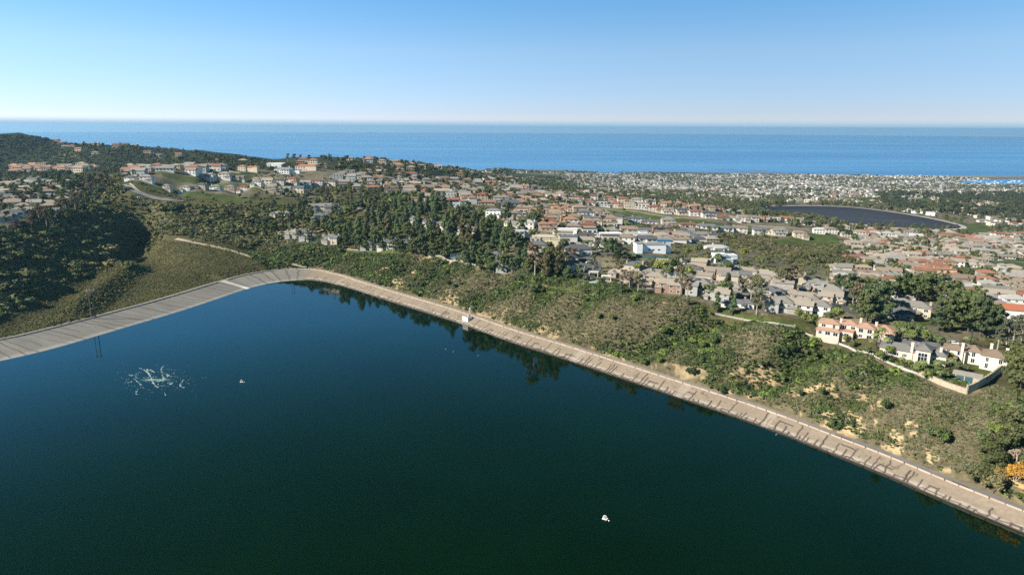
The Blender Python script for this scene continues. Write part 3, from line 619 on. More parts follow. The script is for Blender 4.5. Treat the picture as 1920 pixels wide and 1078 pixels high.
# leafless tree: forking pale branches
def bare(rs, h=9):
    m = MB()
    def go(p, d, L, r, n):
        e = (p[0]+d[0]*L, p[1]+d[1]*L, p[2]+d[2]*L); m.tube(p, e, r, r*.65, 4, cap=False)
        if n == 0: return
        for _ in range(3 if n > 1 else 4):
            v = np.array(d)+rs.normal(size=3)*.45; v[2] += .12; v /= np.linalg.norm(v); go(e, tuple(v), L*.72, r*.62, n-1)
    go((0, 0, -.5), (0, 0, 1), h*.28, .2, 4); return m
KINDS['bare0'] = dict(crown=bare(np.random.default_rng(9)).mesh('crown', M_leaf), trunk=limbs(np.random.default_rng(1), 4, [], .2).mesh('trunk', M_pale), mass=None, h=9, w=3)
GREEN = dict(pine=[(0.060,0.085,0.038),(0.073,0.097,0.041),(0.051,0.073,0.038),(0.083,0.104,0.045)], cone=[(0.073,0.087,0.042),(0.083,0.078,0.042),(0.054,0.083,0.041),(0.070,0.097,0.047),(0.078,0.106,0.047)], column=[(0.074,0.103,0.047),(0.064,0.091,0.045)],
  gum=[(0.127,0.120,0.073),(0.113,0.116,0.071),(0.151,0.116,0.078),(0.106,0.110,0.063)], round=[(0.106,0.137,0.045),(0.083,0.110,0.047),(0.136,0.158,0.047),(0.074,0.097,0.045)], cypress=[(0.033,0.061,0.032)], palm=[(0.113,0.137,0.055)], bare=[(0.452,0.342,0.330)])
PLANTED = []      # (x, y, radius, label-noun, pixel x, pixel y)
def tree(kind, x, y, h, label=None, col=None, group=None, var=None, cat='tree', name=None, z=None, wx_=1.0):
    ks = [k for k in KINDS if k.rstrip('0123456789') == kind]; key = ks[(var if var is not None else rng.integers(len(ks))) % len(ks)]; K_ = KINDS[key]; s = h/K_['h']
    nm = name or dict(pine='pine_tree', cone='conifer_tree', column='tall_conifer_tree', gum='eucalyptus_tree', round='broadleaf_tree', cypress='cypress_tree', palm='palm_tree', bare='bare_tree')[kind]
    e = empty(nm, (x, y, (H(x, y) if z is None else z)-.15), rng.uniform(0, 6.28)); e.scale = (s*rng.uniform(.88, 1.12)*wx_, s*rng.uniform(.88, 1.12)*wx_, s)
    c = bpy.data.objects.new('crown', K_['crown']); COL.objects.link(c); c.parent = e; g = GREEN[kind]; cc = np.array(col if col else g[rng.integers(len(g))])*rng.uniform(.85, 1.2); c.color = (*cc, 1)
    t = bpy.data.objects.new('trunk', K_['trunk']); COL.objects.link(t); t.parent = e
    tag(e, label, cat, group); PLANTED.append(dict(o=e, x=x, y=y, r=K_['w']*s, kind=kind, h=h, col=cc)); return e

# bushes for the masses
def bush_mesh(seed, leaf, nl, n=5, flat=.7, fill=.8):
    rs = np.random.default_rng(seed); cl = [(rs.normal()*.42, rs.normal()*.42, rs.uniform(.25, .6), rs.uniform(.38, .62)) for _ in range(n)]; V, Fq = crown_arrays(cl, rs, leaf, nl, 1, fill); V[:, 2] *= flat
    return np_mesh('bush', V, Fq, M_leafi)
def hidden(name, me): return bpy.data.objects.new(name, me)
def proto_set(name, meshes):
    c = bpy.data.collections.new(name)
    for i, m in enumerate(meshes): o = bpy.data.objects.new(f'{name}_{i:02d}', m); c.objects.link(o)
    return c
def scatter(name, pts, rz, scl, idx, tint, coll, label, kind='stuff', cat=None):
    """one object whose points each carry one plant or house of the set"""
    me = bpy.data.meshes.new(name); n = len(pts); me.vertices.add(n); me.vertices.foreach_set('co', np.asarray(pts, np.float32).ravel())
    def at(nm, ty, arr, key): a = me.attributes.new(nm, ty, 'POINT'); a.data.foreach_set(key, np.asarray(arr).ravel())
    rot = np.zeros((n, 3), np.float32); rot[:, 2] = rz; at('rot', 'FLOAT_VECTOR', rot, 'vector'); s3 = np.asarray(scl, np.float32); s3 = np.repeat(s3[:, None], 3, 1) if s3.ndim == 1 else s3; at('scl', 'FLOAT_VECTOR', s3, 'vector')
    at('idx', 'INT', np.asarray(idx, np.int32), 'value'); t4 = np.ones((n, 4), np.float32); t4[:, :3] = tint; at('tint', 'FLOAT_COLOR', t4, 'color')
    o = link(name, me); ng = bpy.data.node_groups.new(name, 'GeometryNodeTree'); ng.interface.new_socket('Geometry', in_out='INPUT', socket_type='NodeSocketGeometry'); ng.interface.new_socket('Geometry', in_out='OUTPUT', socket_type='NodeSocketGeometry')
    N_ = ng.nodes; L_ = ng.links; gi = N_.new('NodeGroupInput'); go = N_.new('NodeGroupOutput'); ci = N_.new('GeometryNodeCollectionInfo'); ci.inputs['Collection'].default_value = coll; ci.inputs['Separate Children'].default_value = True; ci.inputs['Reset Children'].default_value = True
    ip = N_.new('GeometryNodeInstanceOnPoints'); ip.inputs['Pick Instance'].default_value = True
    def na(nm, ty): a = N_.new('GeometryNodeInputNamedAttribute'); a.data_type = ty; a.inputs['Name'].default_value = nm; return a.outputs['Attribute']
    m2p = N_.new('GeometryNodeMeshToPoints'); L_.new(gi.outputs[0], m2p.inputs[0]); L_.new(m2p.outputs[0], ip.inputs['Points']); L_.new(ci.outputs[0], ip.inputs['Instance']); L_.new(na('idx', 'INT'), ip.inputs['Instance Index'])
    er = N_.new('FunctionNodeEulerToRotation'); L_.new(na('rot', 'FLOAT_VECTOR'), er.inputs[0]); L_.new(er.outputs[0], ip.inputs['Rotation']); L_.new(na('scl', 'FLOAT_VECTOR'), ip.inputs['Scale']); L_.new(ip.outputs[0], go.inputs[0])
    md = o.modifiers.new('scatter', 'NODES'); md.node_group = ng; tag(o, label, cat, kind=kind); return o
BUSH = proto_set('bush_set', [bush_mesh(100+i, .30, 60, n=4+i % 3) for i in range(5)] + [bush_mesh(120+i, .22, 30, n=3, fill=.45) for i in range(3)])
TREESET = proto_set('tree_set', [KINDS[k]['mass'] for k in ('pine0', 'pine1', 'round0', 'round1', 'round2', 'gum0', 'gum1', 'cone0')])
FLOOR = []        # footprints that plants keep clear of: (x, y, radius)
def clear_of(P, items, pad=0):
    ok = np.ones(len(P), bool)
    for (x, y, r) in items: ok &= ((P[:, 0]-x)**2+(P[:, 1]-y)**2) > (r+pad)**2
    return ok
def jitter_area(x0, x1, y0, y1, step):
    gx, gy = np.meshgrid(np.arange(x0, x1, step), np.arange(y0, y1, step)); P = np.stack([gx.ravel(), gy.ravel()], 1); return P + (rng.random(P.shape)-.5)*step*1.1
# ---------------------------------------------------------------- houses
M_wall = simple('stucco', (1, 1, 1), .9, .12, .5, .2, True, .05); M_roof = simple('roof_tiles', (1, 1, 1), .85, .30, 1.6, .2, True, .4, (1, 1, 1))
M_trim = simple('white_trim', (.72, .70, .66), .7, .08, 1.0); M_brick = simple('chimney_stucco', (1, 1, 1), .9, .2, 1.5, .2, True); M_door = simple('garage_door', (.30, .27, .23), .7, .1, 1.0)
M_conc = simple('paving', (.34, .32, .28), .9, .2, .4); M_asph = simple('asphalt', (.075, .075, .078), .95, .2, .3); M_stone = simple('tan_stone', (.42, .36, .27), .9, .3, 1.2, .2, False, .4)
M_white = simple('white_paint', (.80, .79, .76), .8, .08, .6); M_metal = simple('grey_metal', (.35, .36, .38), .5, .1, 2.0, .5); M_wood = simple('weathered_wood', (.20, .15, .11), .9, .3, 2.0)
m, nt, b = mat('window_glass'); b.inputs['Base Color'].default_value = (.018, .024, .032, 1); b.inputs['Roughness'].default_value = .08; b.inputs['Specular IOR Level'].default_value = .6; M_glass = m
m, nt, b = mat('blue_glass'); b.inputs['Base Color'].default_value = (.045, .10, .125, 1); b.inputs['Roughness'].default_value = .1; M_bglass = m
m, nt, b = mat('pool_water'); b.inputs['Base Color'].default_value = (.10, .42, .50, 1); b.inputs['Roughness'].default_value = .05; M_pool = m
def roof_on(mb, x0, x1, y0, y1, z, rise, kind, oh=.5, mi=0):
    a0, a1, b0, b1 = x0-oh, x1+oh, y0-oh, y1+oh; t = .22
    if kind == 'flat':
        mb.box(x0-.1, x1+.1, y0-.1, y1+.1, z, z+.12, mi)
        for (p0, p1, q0, q1) in ((x0-.15, x1+.15, y0-.15, y0+.15), (x0-.15, x1+.15, y1-.15, y1+.15), (x0-.15, x0+.15, y0+.15, y1-.15), (x1-.15, x1+.15, y0+.15, y1-.15)): mb.box(p0, p1, q0, q1, z+.121, z+.55, mi)
        return
    L, Wd = a1-a0, b1-b0; lx = L >= Wd
    if kind == 'hip':
        k = min(L, Wd)/2*.98; r0, r1 = ((a0+k, (b0+b1)/2), (a1-k, (b0+b1)/2)) if lx else (((a0+a1)/2, b0+k), ((a0+a1)/2, b1-k))
    else: r0, r1 = ((a0, (b0+b1)/2), (a1, (b0+b1)/2)) if lx else (((a0+a1)/2, b0), ((a0+a1)/2, b1))
    v = [(a0,b0,z),(a1,b0,z),(a1,b1,z),(a0,b1,z),(*r0,z+rise),(*r1,z+rise),(a0,b0,z-t),(a1,b0,z-t),(a1,b1,z-t),(a0,b1,z-t)]
    f = [(0,1,5,4),(2,3,4,5),(1,2,5),(3,0,4)] if lx else [(1,2,5,4),(3,0,4,5),(0,1,4),(2,3,5)]
    f += [(6,7,1,0),(7,8,2,1),(8,9,3,2),(9,6,0,3),(9,8,7,6)]; mb.add(v, f, mi)
def house_spec(root, wings, chim=(), found=4.5, wins=True, storey=2.9, seed=0, trimmed=False, garage=None, maxw=14, deck=None, glass=None, wstyle=(1.5, 1.3)):
    """wings: (x0, x1, y0, y1, height, roof kind, rise). y0 is the side that faces the reservoir"""
    rs = random.Random(seed); mw, mr = MB(), MB(); gl = glass or M_glass
    for i, (x0, x1, y0, y1, h, rk_, rise) in enumerate(wings):
        e = i*.004; mw.box(x0+e, x1-e, y0+e, y1-e, -found-e, h-e); roof_on(mr, x0, x1, y0, y1, h+e, rise, rk_)
    out = [mw.build('wall', M_wall, root), mr.build('roof', M_roof, root)]
    for (x, y, zt) in chim:
        m = MB(); m.box(x-.55, x+.55, y-.45, y+.45, -.5, zt); m.box(x-.68, x+.68, y-.58, y+.58, zt+.002, zt+.25); out.append(m.build('chimney', M_brick, root))
    n = 0
    if wins:
        for (x0, x1, y0, y1, h, rk_, rise) in wings:
            for fl in range(max(1, round(h/storey))):
                zc = fl*storey+1.5; L = x1-x0; k = max(1, int(L/3.6))
                for j in range(k):
                    if n >= maxw: break
                    xc = x0+L*(j+.5)/k; w_, h_ = wstyle[0]*rs.uniform(.75, 1.35)/2, wstyle[1]*rs.uniform(.85, 1.25)/2
                    if garage and fl == 0 and abs(xc-garage[0]) < 3.2 and abs(y0-garage[1]) < .5: continue
                    hid = any(a0 < xc < a1 and b0 < y0-.2 < b1 and hh > zc for (a0, a1, b0, b1, hh, *_) in wings)
                    if hid: continue
                    fr = MB(); fr.box(xc-w_-.16, xc+w_+.16, y0-.06, y0+.05, zc-h_-.16, zc+h_+.16); fo = fr.build('window', M_trim, root); m = MB(); m.box(xc-w_, xc+w_, y0-.09, y0-.062, zc-h_, zc+h_)
                    m.box(xc-.04, xc+.04, y0-.11, y0-.0905, zc-h_, zc+h_, 1); po = m.build('pane', [gl, M_trim], fo); kid(fo, po); out.append(fo); n += 1
                if h > 2 and (y1-y0) > 5 and n < maxw:
                    for xs, sg in ((x0, -1), (x1, 1)):
                        yc = (y0+y1)/2
                        if any(a0 < xs+sg*.3 < a1 and b0 < yc < b1 and hh > zc for (a0, a1, b0, b1, hh, *_) in wings): continue
                        fr = MB(); fr.box(*sorted((xs-.05*sg, xs+.06*sg)), yc-.85, yc+.85, zc-.7, zc+.7); fo = fr.build('window', M_trim, root); m = MB(); m.box(*sorted((xs+.062*sg, xs+.09*sg)), yc-.7, yc+.7, zc-.55, zc+.55); po = m.build('pane', gl, fo); kid(fo, po); out.append(fo); n += 1
    if garage:
        gx, gy = garage; m = MB(); m.box(gx-2.5, gx+2.5, gy-.08, gy+.02, 0, 2.3); d_ = m.build('garage_door', M_door, root); out.append(d_)
    if deck:
        x0, x1, y0, y1, z = deck; m = MB(); m.box(x0, x1, y0, y1, z-.25, z); k = max(2, int((x1-x0)/3)); 
        for j in range(k+1): xx = x0+.15+(x1-x0-.3)*j/k; m.tube((xx, y0+.15, -4.5), (xx, y0+.15, z-.25), .14, n=4)
        o = m.build('deck', M_wood, root); r = MB(); 
        for j in range(int((x1-x0)/1.2)+1): xx = min(x0+1.2*j+.05, x1-.05); r.box(xx-.04, xx+.04, y0+.02, y0+.1, z+.002, z+1)
        r.box(x0, x1, y0, y0+.12, z+1.001, z+1.08); ro = r.build('railing', M_trim, o); kid(o, ro); out.append(o)
    for o in out: kid(root, o)
    return out
PROTO = {}
def proto(key, wings, **kw):
    root = bpy.data.objects.new('house', None); COL.objects.link(root); root.location = (0, 0, -500); house_spec(root, wings, seed=len(PROTO), **kw)
    x0 = min(w[0] for w in wings); x1 = max(w[1] for w in wings); y0 = min(w[2] for w in wings); y1 = max(w[3] for w in wings); PROTO[key] = dict(root=root, r=math.hypot(x1-x0, y1-y0)/2*.78, top=max(w[4]+w[6] for w in wings))
proto('hipL', [(-8,4,-5,5,3.2,'hip',2.2), (1,9,-9,0,3.0,'hip',1.9)], chim=[(-4,2,5.6)], garage=(5,-9))
proto('hip2', [(-7,7,-5,5,5.8,'hip',2.2), (-9,-2,-8,-2,3.0,'hip',1.4)], chim=[(6.2,0,8.0)], garage=(-5.5,-8))
proto('gab2', [(-7,6,-4.5,4.5,5.6,'gable',2.4), (-1,8,-7,-1,5.4,'gable',2.2), (-9,-5,-6,2,2.9,'hip',1.2)], chim=[(-6,1,8)], maxw=11)
proto('gabT', [(-9,9,-4,4,3.0,'gable',2.2), (2,8,-8,-2,3.0,'gable',1.9)], chim=[(-5,0,5.8)], garage=(5,-8))
proto('flat2', [(-9,7,-5,5,3.2,'flat',.5), (-5,9,-3,6,6.2,'flat',.5)], wstyle=(2.6, 1.5), maxw=10)
proto('town', [(-6,6,-5,6,6.0,'hip',2.4), (-8,-1,-8,-2,5.6,'gable',2.3), (3,9,-7,0,3.4,'hip',1.7)], chim=[(-7.2,-2,8.6), (5,2,8.4)], garage=(6,-7), maxw=10)
proto('rancho', [(-11,5,-4,4,2.9,'hip',1.9), (0,10,-3,6,3.1,'hip',2.1), (-10,-4,-8,0,2.8,'gable',1.6)], chim=[(3,5,5.4)], maxw=7)
proto('hip3', [(-6,8,-5,5,8.4,'hip',2.2), (-9,0,-7,0,5.6,'hip',1.8)], chim=[(7.2,1,10.6), (-8,-1,8.2)], deck=(-9,0,-9.6,-7.01,2.9))
proto('med2', [(-9,0,-5,4,6.0,'hip',1.7), (-2,8,-6,2,5.9,'hip',1.7), (-6,6,-9,-3,3.0,'hip',1.0), (3,10,-2,7,3.0,'hip',1.2)], chim=[(-8.2,0,7.8), (4,1,8)], maxw=12)
KIDS_CH = {}
def place(key, x, y, rz, sc, wall, roof, chimney=None, name='house', z=None, flip=False):
    src = PROTO[key]['root']
    def cp(o, par):
        c = o.copy(); COL.objects.link(c); c.parent = par; c.name = o.name.split('.')[0]
        st = o.name.split('.')[0]
        if st == 'wall': c.color = (*wall, 1)
        elif st == 'roof': c.color = (*roof, 1)
        elif st == 'chimney': c.color = (*(chimney or tuple(.8*v for v in wall)), 1)
        for ch in KIDS.get(o.name, []): cp(ch, c)
        return c
    r = cp(src, None); r.name = name; zz = H(x, y) if z is None else z
    r.location = (x, y, float(zz)+.1); r.rotation_euler = (0, 0, rz); r.scale = (-sc if flip else sc, sc, sc*rng.uniform(.95, 1.08)); FLOOR.append((x, y, PROTO[key]['r']*sc)); return r
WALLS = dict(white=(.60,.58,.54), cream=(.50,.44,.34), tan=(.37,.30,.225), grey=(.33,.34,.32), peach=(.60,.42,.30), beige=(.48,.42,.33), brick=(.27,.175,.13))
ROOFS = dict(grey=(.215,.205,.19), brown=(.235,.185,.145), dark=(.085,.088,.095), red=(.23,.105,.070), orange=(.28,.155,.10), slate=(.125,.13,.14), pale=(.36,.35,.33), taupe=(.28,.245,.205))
HOUSES = []      # dict(o, x, y, desc, district)
def fmt(key, wall, roof):
    st = {'hipL': 'single-storey', 'gabT': 'single-storey', 'rancho': 'long low', 'hip2': 'two-storey', 'gab2': 'gabled two-storey', 'town': 'two-storey', 'flat2': 'flat-roofed', 'hip3': 'three-storey', 'med2': 'rambling two-storey'}[key]
    return f"{wall} {st} house with {roof} roof" if key != 'flat2' else f"{wall} {st} modern house"
def add_house(key, wall, roof, x, y, rz, sc=1.0, district='', flip=None, vis_check=True, roofc=None, z=None):
    P = np.array([[x, y, H(x, y)]])
    if vis_check and not visible(P, 6.0)[0]: return None
    if not all((x-a)**2+(y-b)**2 > (c*.86+PROTO[key]['r']*sc*.86)**2 for a, b, c in FLOOR): return None
    j = rng.uniform(.88, 1.12); wc = tuple(v*j for v in WALLS[wall]); q_ = rng.uniform(.8, 1.2); rc_ = tuple(v*q_ for v in (roofc or ROOFS[roof]))
    o = place(key, x, y, rz, sc, wc, rc_, chimney=(ROOFS['brown'] if rng.random() < .3 else None), flip=bool(rng.random() < .5) if flip is None else flip, z=z)
    o['category'] = 'house'; HOUSES.append(dict(o=o, x=x, y=y, d=fmt(key, wall, 'flat' if key == 'flat2' else roof), dis=district)); return o
def row(pix, district, keys, walls, roofs, gap=19, sc=(.9, 1.1), face=None, off=0, world=None):
    """houses standing side by side along a street line surveyed in the photograph"""
    Pw = np.array([G1(a, b)[:2] for a, b in pix]) if world is None else np.array(world); P, t = resample(Pw, 1.0); s_ = rng.uniform(0, gap/3)
    while s_ < t[-1]:
        i = int(np.searchsorted(t, s_)); i = min(i, len(P)-2); d = P[min(i+3, len(P)-1)]-P[max(i-3, 0)]; a = math.atan2(d[1], d[0]); nrm = np.array([-math.sin(a), math.cos(a)])
        k = random.choice(keys); s0 = rng.uniform(*sc); p = P[i]+nrm*(off+rng.uniform(-1.5, 1.5)); rz = a if face is None else face
        add_house(k, random.choice(walls), random.choice(roofs), p[0], p[1], rz+rng.uniform(-.12, .12), s0, district); s_ += gap*rng.uniform(.92, 1.2)
# ---------------------------------------------------------------- named buildings on the rim
def hero(name, px, py, face_deg, wings, wallc, roofc, label, cat='house', chimc=None, **kw):
    g = G1(px, py); root = empty(name, (g[0], g[1], g[2]+.3), R(face_deg)); house_spec(root, wings, **kw)
    for o in KIDS[root.name]:
        st = o.name.split('.')[0]
        o.color = (*(wallc if st == 'wall' else roofc if st == 'roof' else (chimc or wallc)), 1)
    tag(root, label, cat)
    cx = sum((w[0]+w[1])/2 for w in wings)/len(wings); cy = sum((w[2]+w[3])/2 for w in wings)/len(wings); ca, sa = math.cos(R(face_deg)), math.sin(R(face_deg))
    for w in wings:
        x, y = (w[0]+w[1])/2, (w[2]+w[3])/2; FLOOR.append((g[0]+ca*x-sa*y, g[1]+sa*x+ca*y, max(w[1]-w[0], w[3]-w[2])*.56))
    return root
def g2(root, x, y):
    a = root.rotation_euler[2]; return root.location[0]+math.cos(a)*x-math.sin(a)*y, root.location[1]+math.sin(a)*x+math.cos(a)*y
# peach villa with terracotta roofs
hv = hero('peach_villa', 1600, 634, -35, [(-17,-7,-1,8,5.8,'hip',1.5), (-17,-6,-5,-1,3.0,'hip',1.0), (-7,1,2,11,6.0,'hip',1.6), (-6,0,-3,2,3.0,'flat',.4), (1,9,0,9,6.0,'hip',1.7), (9,17,3,12,5.6,'hip',1.6), (12,18,-1,3,4.8,'hip',1.3)],
     (.56,.45,.38), (.40,.245,.175), 'large peach stucco villa with terracotta tiled roofs on the rim above the scrub slope', chim=[(-7,3,8.2), (1.5,8,8.6), (9,6,8.2)], seed=3, maxw=22, wstyle=(1.7, 1.6))
# beige villa with the tall bay window
bv = hero('beige_villa', 1706, 676, -36, [(-13,2,0,9,4.0,'hip',2.3), (2,8,-3.5,5,6.6,'hip',2.2), (8,14,0,9,4.4,'hip',2.2), (-2,6,5,13,4.2,'hip',2.4)], (.58,.52,.42), (.17,.165,.16),
     'cream villa with grey roof and a tall gridded bay window above the terrace wall', chim=[(.2,0,8.4), (11.5,2,7.6)], wins=False)
for (x0, x1, z0, z1, yy) in [(3.2,6.8,.8,5.2,-3.5), (9,10.6,.5,2.6,0), (11.2,13,.5,2.6,0), (-11,-9,1,2.6,0), (-7,-5,1,2.6,0), (-3.4,-1.6,1,2.6,0)]:
    f = MB(); f.box(x0-.2, x1+.2, yy-.07, yy+.05, z0-.2, z1+.2); fo = f.build('window', M_trim, bv); p = MB(); p.box(x0, x1, yy-.1, yy-.071, z0, z1)
    for j in range(1, 3): xx = x0+(x1-x0)*j/3; p.box(xx-.06, xx+.06, yy-.13, yy-.101, z0, z1, 1)
    p.box(x0, x1, yy-.16, yy-.131, (z0+z1)/2+.5, (z0+z1)/2+.62, 1); p.build('pane', [M_glass, M_trim], fo)
# cream mansion with brown roof beside the walled lawn
cv = hero('cream_mansion', 1822, 684, -38, [(-12,-3,-1,8,5.8,'hip',1.9), (-3,3,1,9,5.9,'hip',2.1), (3,13,-3,7,6.2,'hip',2.2), (-12,-6,-4.5,-1,3.0,'hip',.9)], (.62,.57,.48), (.22,.165,.125),
     'cream mansion with brown roof and corner chimneys inside the stone walled garden', chim=[(-4.4,-1.2,9.4), (12.2,0,10.0), (6,7.2,9.2)], seed=8, maxw=14, wstyle=(1.3, 1.9))
# white cubic house
wb = hero('white_cubic_house', 1221, 475, 4, [(-13,-8,-3,7,7.6,'flat',.4), (-8,12,0,10,6.0,'flat',.4), (12,17,3,9,4.2,'flat',.4)], (.84,.84,.84), (.24,.245,.25), 'large plain white flat-roofed house with three small dark windows', wins=False)
for xc in (-1.5, 1.4, 6.2):
    f = MB(); f.box(xc-.95, xc+.95, -.07, .05, 1.7, 3.1); fo = f.build('window', M_trim, wb); p = MB(); p.box(xc-.8, xc+.8, -.1, -.071, 1.85, 2.95); p.build('pane', M_glass, fo)
# blue and white modern house
bw = hero('blue_white_house', 1358, 492, 6, [(-9,0,-4,5,6.2,'flat',.4), (0,9,-3,6,5.0,'flat',.4), (-4,4,-7,-4,2.8,'flat',.3)], (.74,.76,.78), (.60,.62,.66), 'white modern house with pale blue glazed upper floor beside the canyon', maxw=8, glass=M_bglass, wstyle=(3.2, 1.9))
wp = hero('pavilion_house', 1343, 470, 0, [(-10,10,-4,6,3.4,'hip',1.8), (-4,5,-8,-3,3.2,'hip',1.3)], (.72,.70,.66), (.38,.39,.40), 'low white house with light grey hipped roof just behind the blue and white house', chim=[(-3,2,6)])
lg = hero('long_white_house', 1190, 447, 2, [(-15,15,-3,5,4.2,'flat',.4), (-16,-11,-5,-2,5.2,'flat',.4), (5,13,3,8,5.4,'flat',.4)], (.74,.75,.74), (.45,.46,.47), 'long white house with flat roofs standing behind the plain white cubic house', maxw=9, wstyle=(2.2,1.6))
bl = hero('blue_roofed_building', 1232, 458, 3, [(-12,12,-3,4,3.6,'hip',1.0)], (.60,.60,.60), (.045,.17,.36), 'low building with bright blue metal roof behind the plain white cubic house', cat='building', maxw=5)
fr = hero('cream_chateau', 1022, 466, -4, [(-12,-4,-3,6,7.4,'flat',.4), (-4,4,-1,8,6.8,'flat',.4), (4,12,-3,6,7.2,'flat',.4), (-9,9,6,12,8,'hip',1.6)], (.66,.57,.40), (.42,.38,.30), 'cream coloured villa with tall windows above the pine trees', chim=[(11,3,9.6), (-10,4,9.6)], seed=5, maxw=16, wstyle=(1.5, 2.2))
gp_ = hero('grey_portico_house', 1083, 480, 5, [(-10,11,-2,9,5.4,'hip',2.8), (-6,0,-6,-2,5.2,'gable',1.6)], (.55,.54,.50), (.095,.10,.11), 'grey hip-roofed house with a white columned portico above the cul-de-sac', chim=[(10,3,9.4)], maxw=8, wstyle=(1.4, 1.8))
tu = hero('brick_tudor_house', 1240, 438, 2, [(-10,-3,-3,5,6.2,'gable',3), (-3,4,-2,6,6,'gable',3), (4,11,-4,5,7,'hip',2.6)], (.27,.12,.08), (.11,.105,.11), 'dark roofed red brick house with steep gables and chimneys', chim=[(-9,2,11), (10.4,2,11.4)], chimc=(.27,.12,.08), maxw=9)
wm = hero('white_modern_house', 983, 446, 0, [(-13,0,-3,6,5.6,'flat',.4), (0,11,0,8,4.6,'flat',.4)], (.72,.74,.74), (.5,.51,.52), 'white flat-roofed house with hedge standing left of the cream coloured villa', maxw=8, wstyle=(2.4,1.8))
w3 = hero('white_roof_terrace_house', 1063, 443, -6, [(-9,9,-3,6,6.0,'flat',.4), (-13,-8,-5,3,4,'flat',.4)], (.80,.80,.79), (.62,.62,.62), 'white modern house with roof terrace behind the cream coloured villa', maxw=8)
wc = hero('white_canopy_house', 1144, 450, 0, [(-10,10,-3,5,5.6,'flat',.4)], (.30,.29,.27), (.74,.74,.74), 'dark walled house under a wide white flat roof behind the round bushy tree', maxw=8, wstyle=(2.6, 1.8))
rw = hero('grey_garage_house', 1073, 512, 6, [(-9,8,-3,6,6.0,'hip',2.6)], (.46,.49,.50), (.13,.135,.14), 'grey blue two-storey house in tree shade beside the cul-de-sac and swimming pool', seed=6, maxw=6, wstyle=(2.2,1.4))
wv = hero('white_stepped_house', 862, 392, 8, [(-9,0,-4,5,6.2,'flat',.4), (0,9,-3,6,4.8,'flat',.4), (-4,4,-7,-3,3,'flat',.4)], (.76,.77,.78), (.5,.5,.52), 'white stepped flat-roofed house behind the tallest conifers of the grove', maxw=8)
wo = hero('white_block_house', 926, 408, -12, [(-8,8,-4,6,7.6,'hip',1.6), (-4,7,-7,-4,3,'flat',.3)], (.72,.71,.68), (.20,.21,.22), 'tall white three-storey house with dark roof at the right end of the grove', maxw=12)
gl_ = hero('glass_balcony_house', 836, 365, 3, [(-11,9,-4,6,6.2,'flat',.4)], (.66,.70,.74), (.55,.56,.58), 'wide white house with glass balcony on the rise beyond the grove', glass=M_bglass, maxw=8, wstyle=(2.8,1.8))
# big hilltop houses
h1 = hero('hilltop_white_mansion', 540, 326, 0, [(-19,8,-4,7,7,'hip',2.2), (-8,4,-7,-4,6,'gable',2), (8,18,-3,6,5,'flat',.4)], (.78,.77,.74), (.22,.23,.25), 'big white mansion with dark roof and white balustrade on the hilltop', maxw=16, chim=[(-15,2,10.5),(2,2,10.5)])
h2 = hero('hilltop_tiled_mansion', 575, 320, -4, [(-16,16,-5,8,6.6,'hip',2.4), (6,18,-9,-3,7,'hip',2)], (.60,.50,.40), (.36,.16,.09), 'long tan mansion with orange tiled roof right of the white hilltop mansion', maxw=12)
h3 = hero('hilltop_terracotta_house', 468, 322, -5, [(-16,-4,-4,6,7.4,'hip',1.9), (-4,8,-3,7,6.2,'hip',1.9), (8,14,-5,5,7.6,'hip',1.6)], (.62,.52,.38), (.34,.17,.10), 'tan multi-storey house with arches on the hilltop retaining wall', maxw=14)
h4 = hero('hilltop_white_villa', 518, 314, 2, [(-14,14,-4,6,6.6,'flat',.4), (-4,10,-6,-3,4,'flat',.4)], (.80,.79,.76), (.7,.69,.66), 'bright white flat-roofed villa behind the white hilltop mansion', maxw=8)
# terraces of houses along the rim
RIMROW = [('hip3',1190,536,-22,'tan','grey','timber decked tan house with grey roof on stilts right of the swimming pool',.95), ('hip3',1226,538,-24,'tan','taupe','brown stepped house with brick chimney, between two decked houses on the rim',.9), ('gab2',1258,546,-24,'brick','taupe','gabled brown brick house with white window frames on the rim',1.0),
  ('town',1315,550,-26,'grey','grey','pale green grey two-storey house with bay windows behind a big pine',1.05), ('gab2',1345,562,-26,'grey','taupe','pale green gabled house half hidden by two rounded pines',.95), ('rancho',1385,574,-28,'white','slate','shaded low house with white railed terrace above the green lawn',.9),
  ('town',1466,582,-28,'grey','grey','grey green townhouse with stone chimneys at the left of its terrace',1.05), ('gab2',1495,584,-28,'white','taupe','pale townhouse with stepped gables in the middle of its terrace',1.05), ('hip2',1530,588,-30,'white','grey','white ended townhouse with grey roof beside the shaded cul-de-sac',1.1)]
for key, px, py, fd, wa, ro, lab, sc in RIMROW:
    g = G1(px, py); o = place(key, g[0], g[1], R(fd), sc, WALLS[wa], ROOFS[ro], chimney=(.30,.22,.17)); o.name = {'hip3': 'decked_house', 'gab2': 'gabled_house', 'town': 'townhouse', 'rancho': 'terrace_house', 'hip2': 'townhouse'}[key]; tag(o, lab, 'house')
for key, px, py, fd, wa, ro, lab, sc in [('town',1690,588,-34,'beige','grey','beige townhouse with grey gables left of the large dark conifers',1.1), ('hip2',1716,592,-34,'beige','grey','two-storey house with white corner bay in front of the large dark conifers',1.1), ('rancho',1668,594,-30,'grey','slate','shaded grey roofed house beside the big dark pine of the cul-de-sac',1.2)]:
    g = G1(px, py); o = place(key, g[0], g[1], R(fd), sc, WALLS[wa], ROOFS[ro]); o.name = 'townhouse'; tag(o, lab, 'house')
rt = hero('red_roofed_hall', 1905, 600, -20, [(-16,14,-4,8,6.2,'hip',2.4)], (.66,.66,.64), (.36,.135,.075), 'long white building with red tiled roof behind the tall conifers', cat='building', maxw=8)
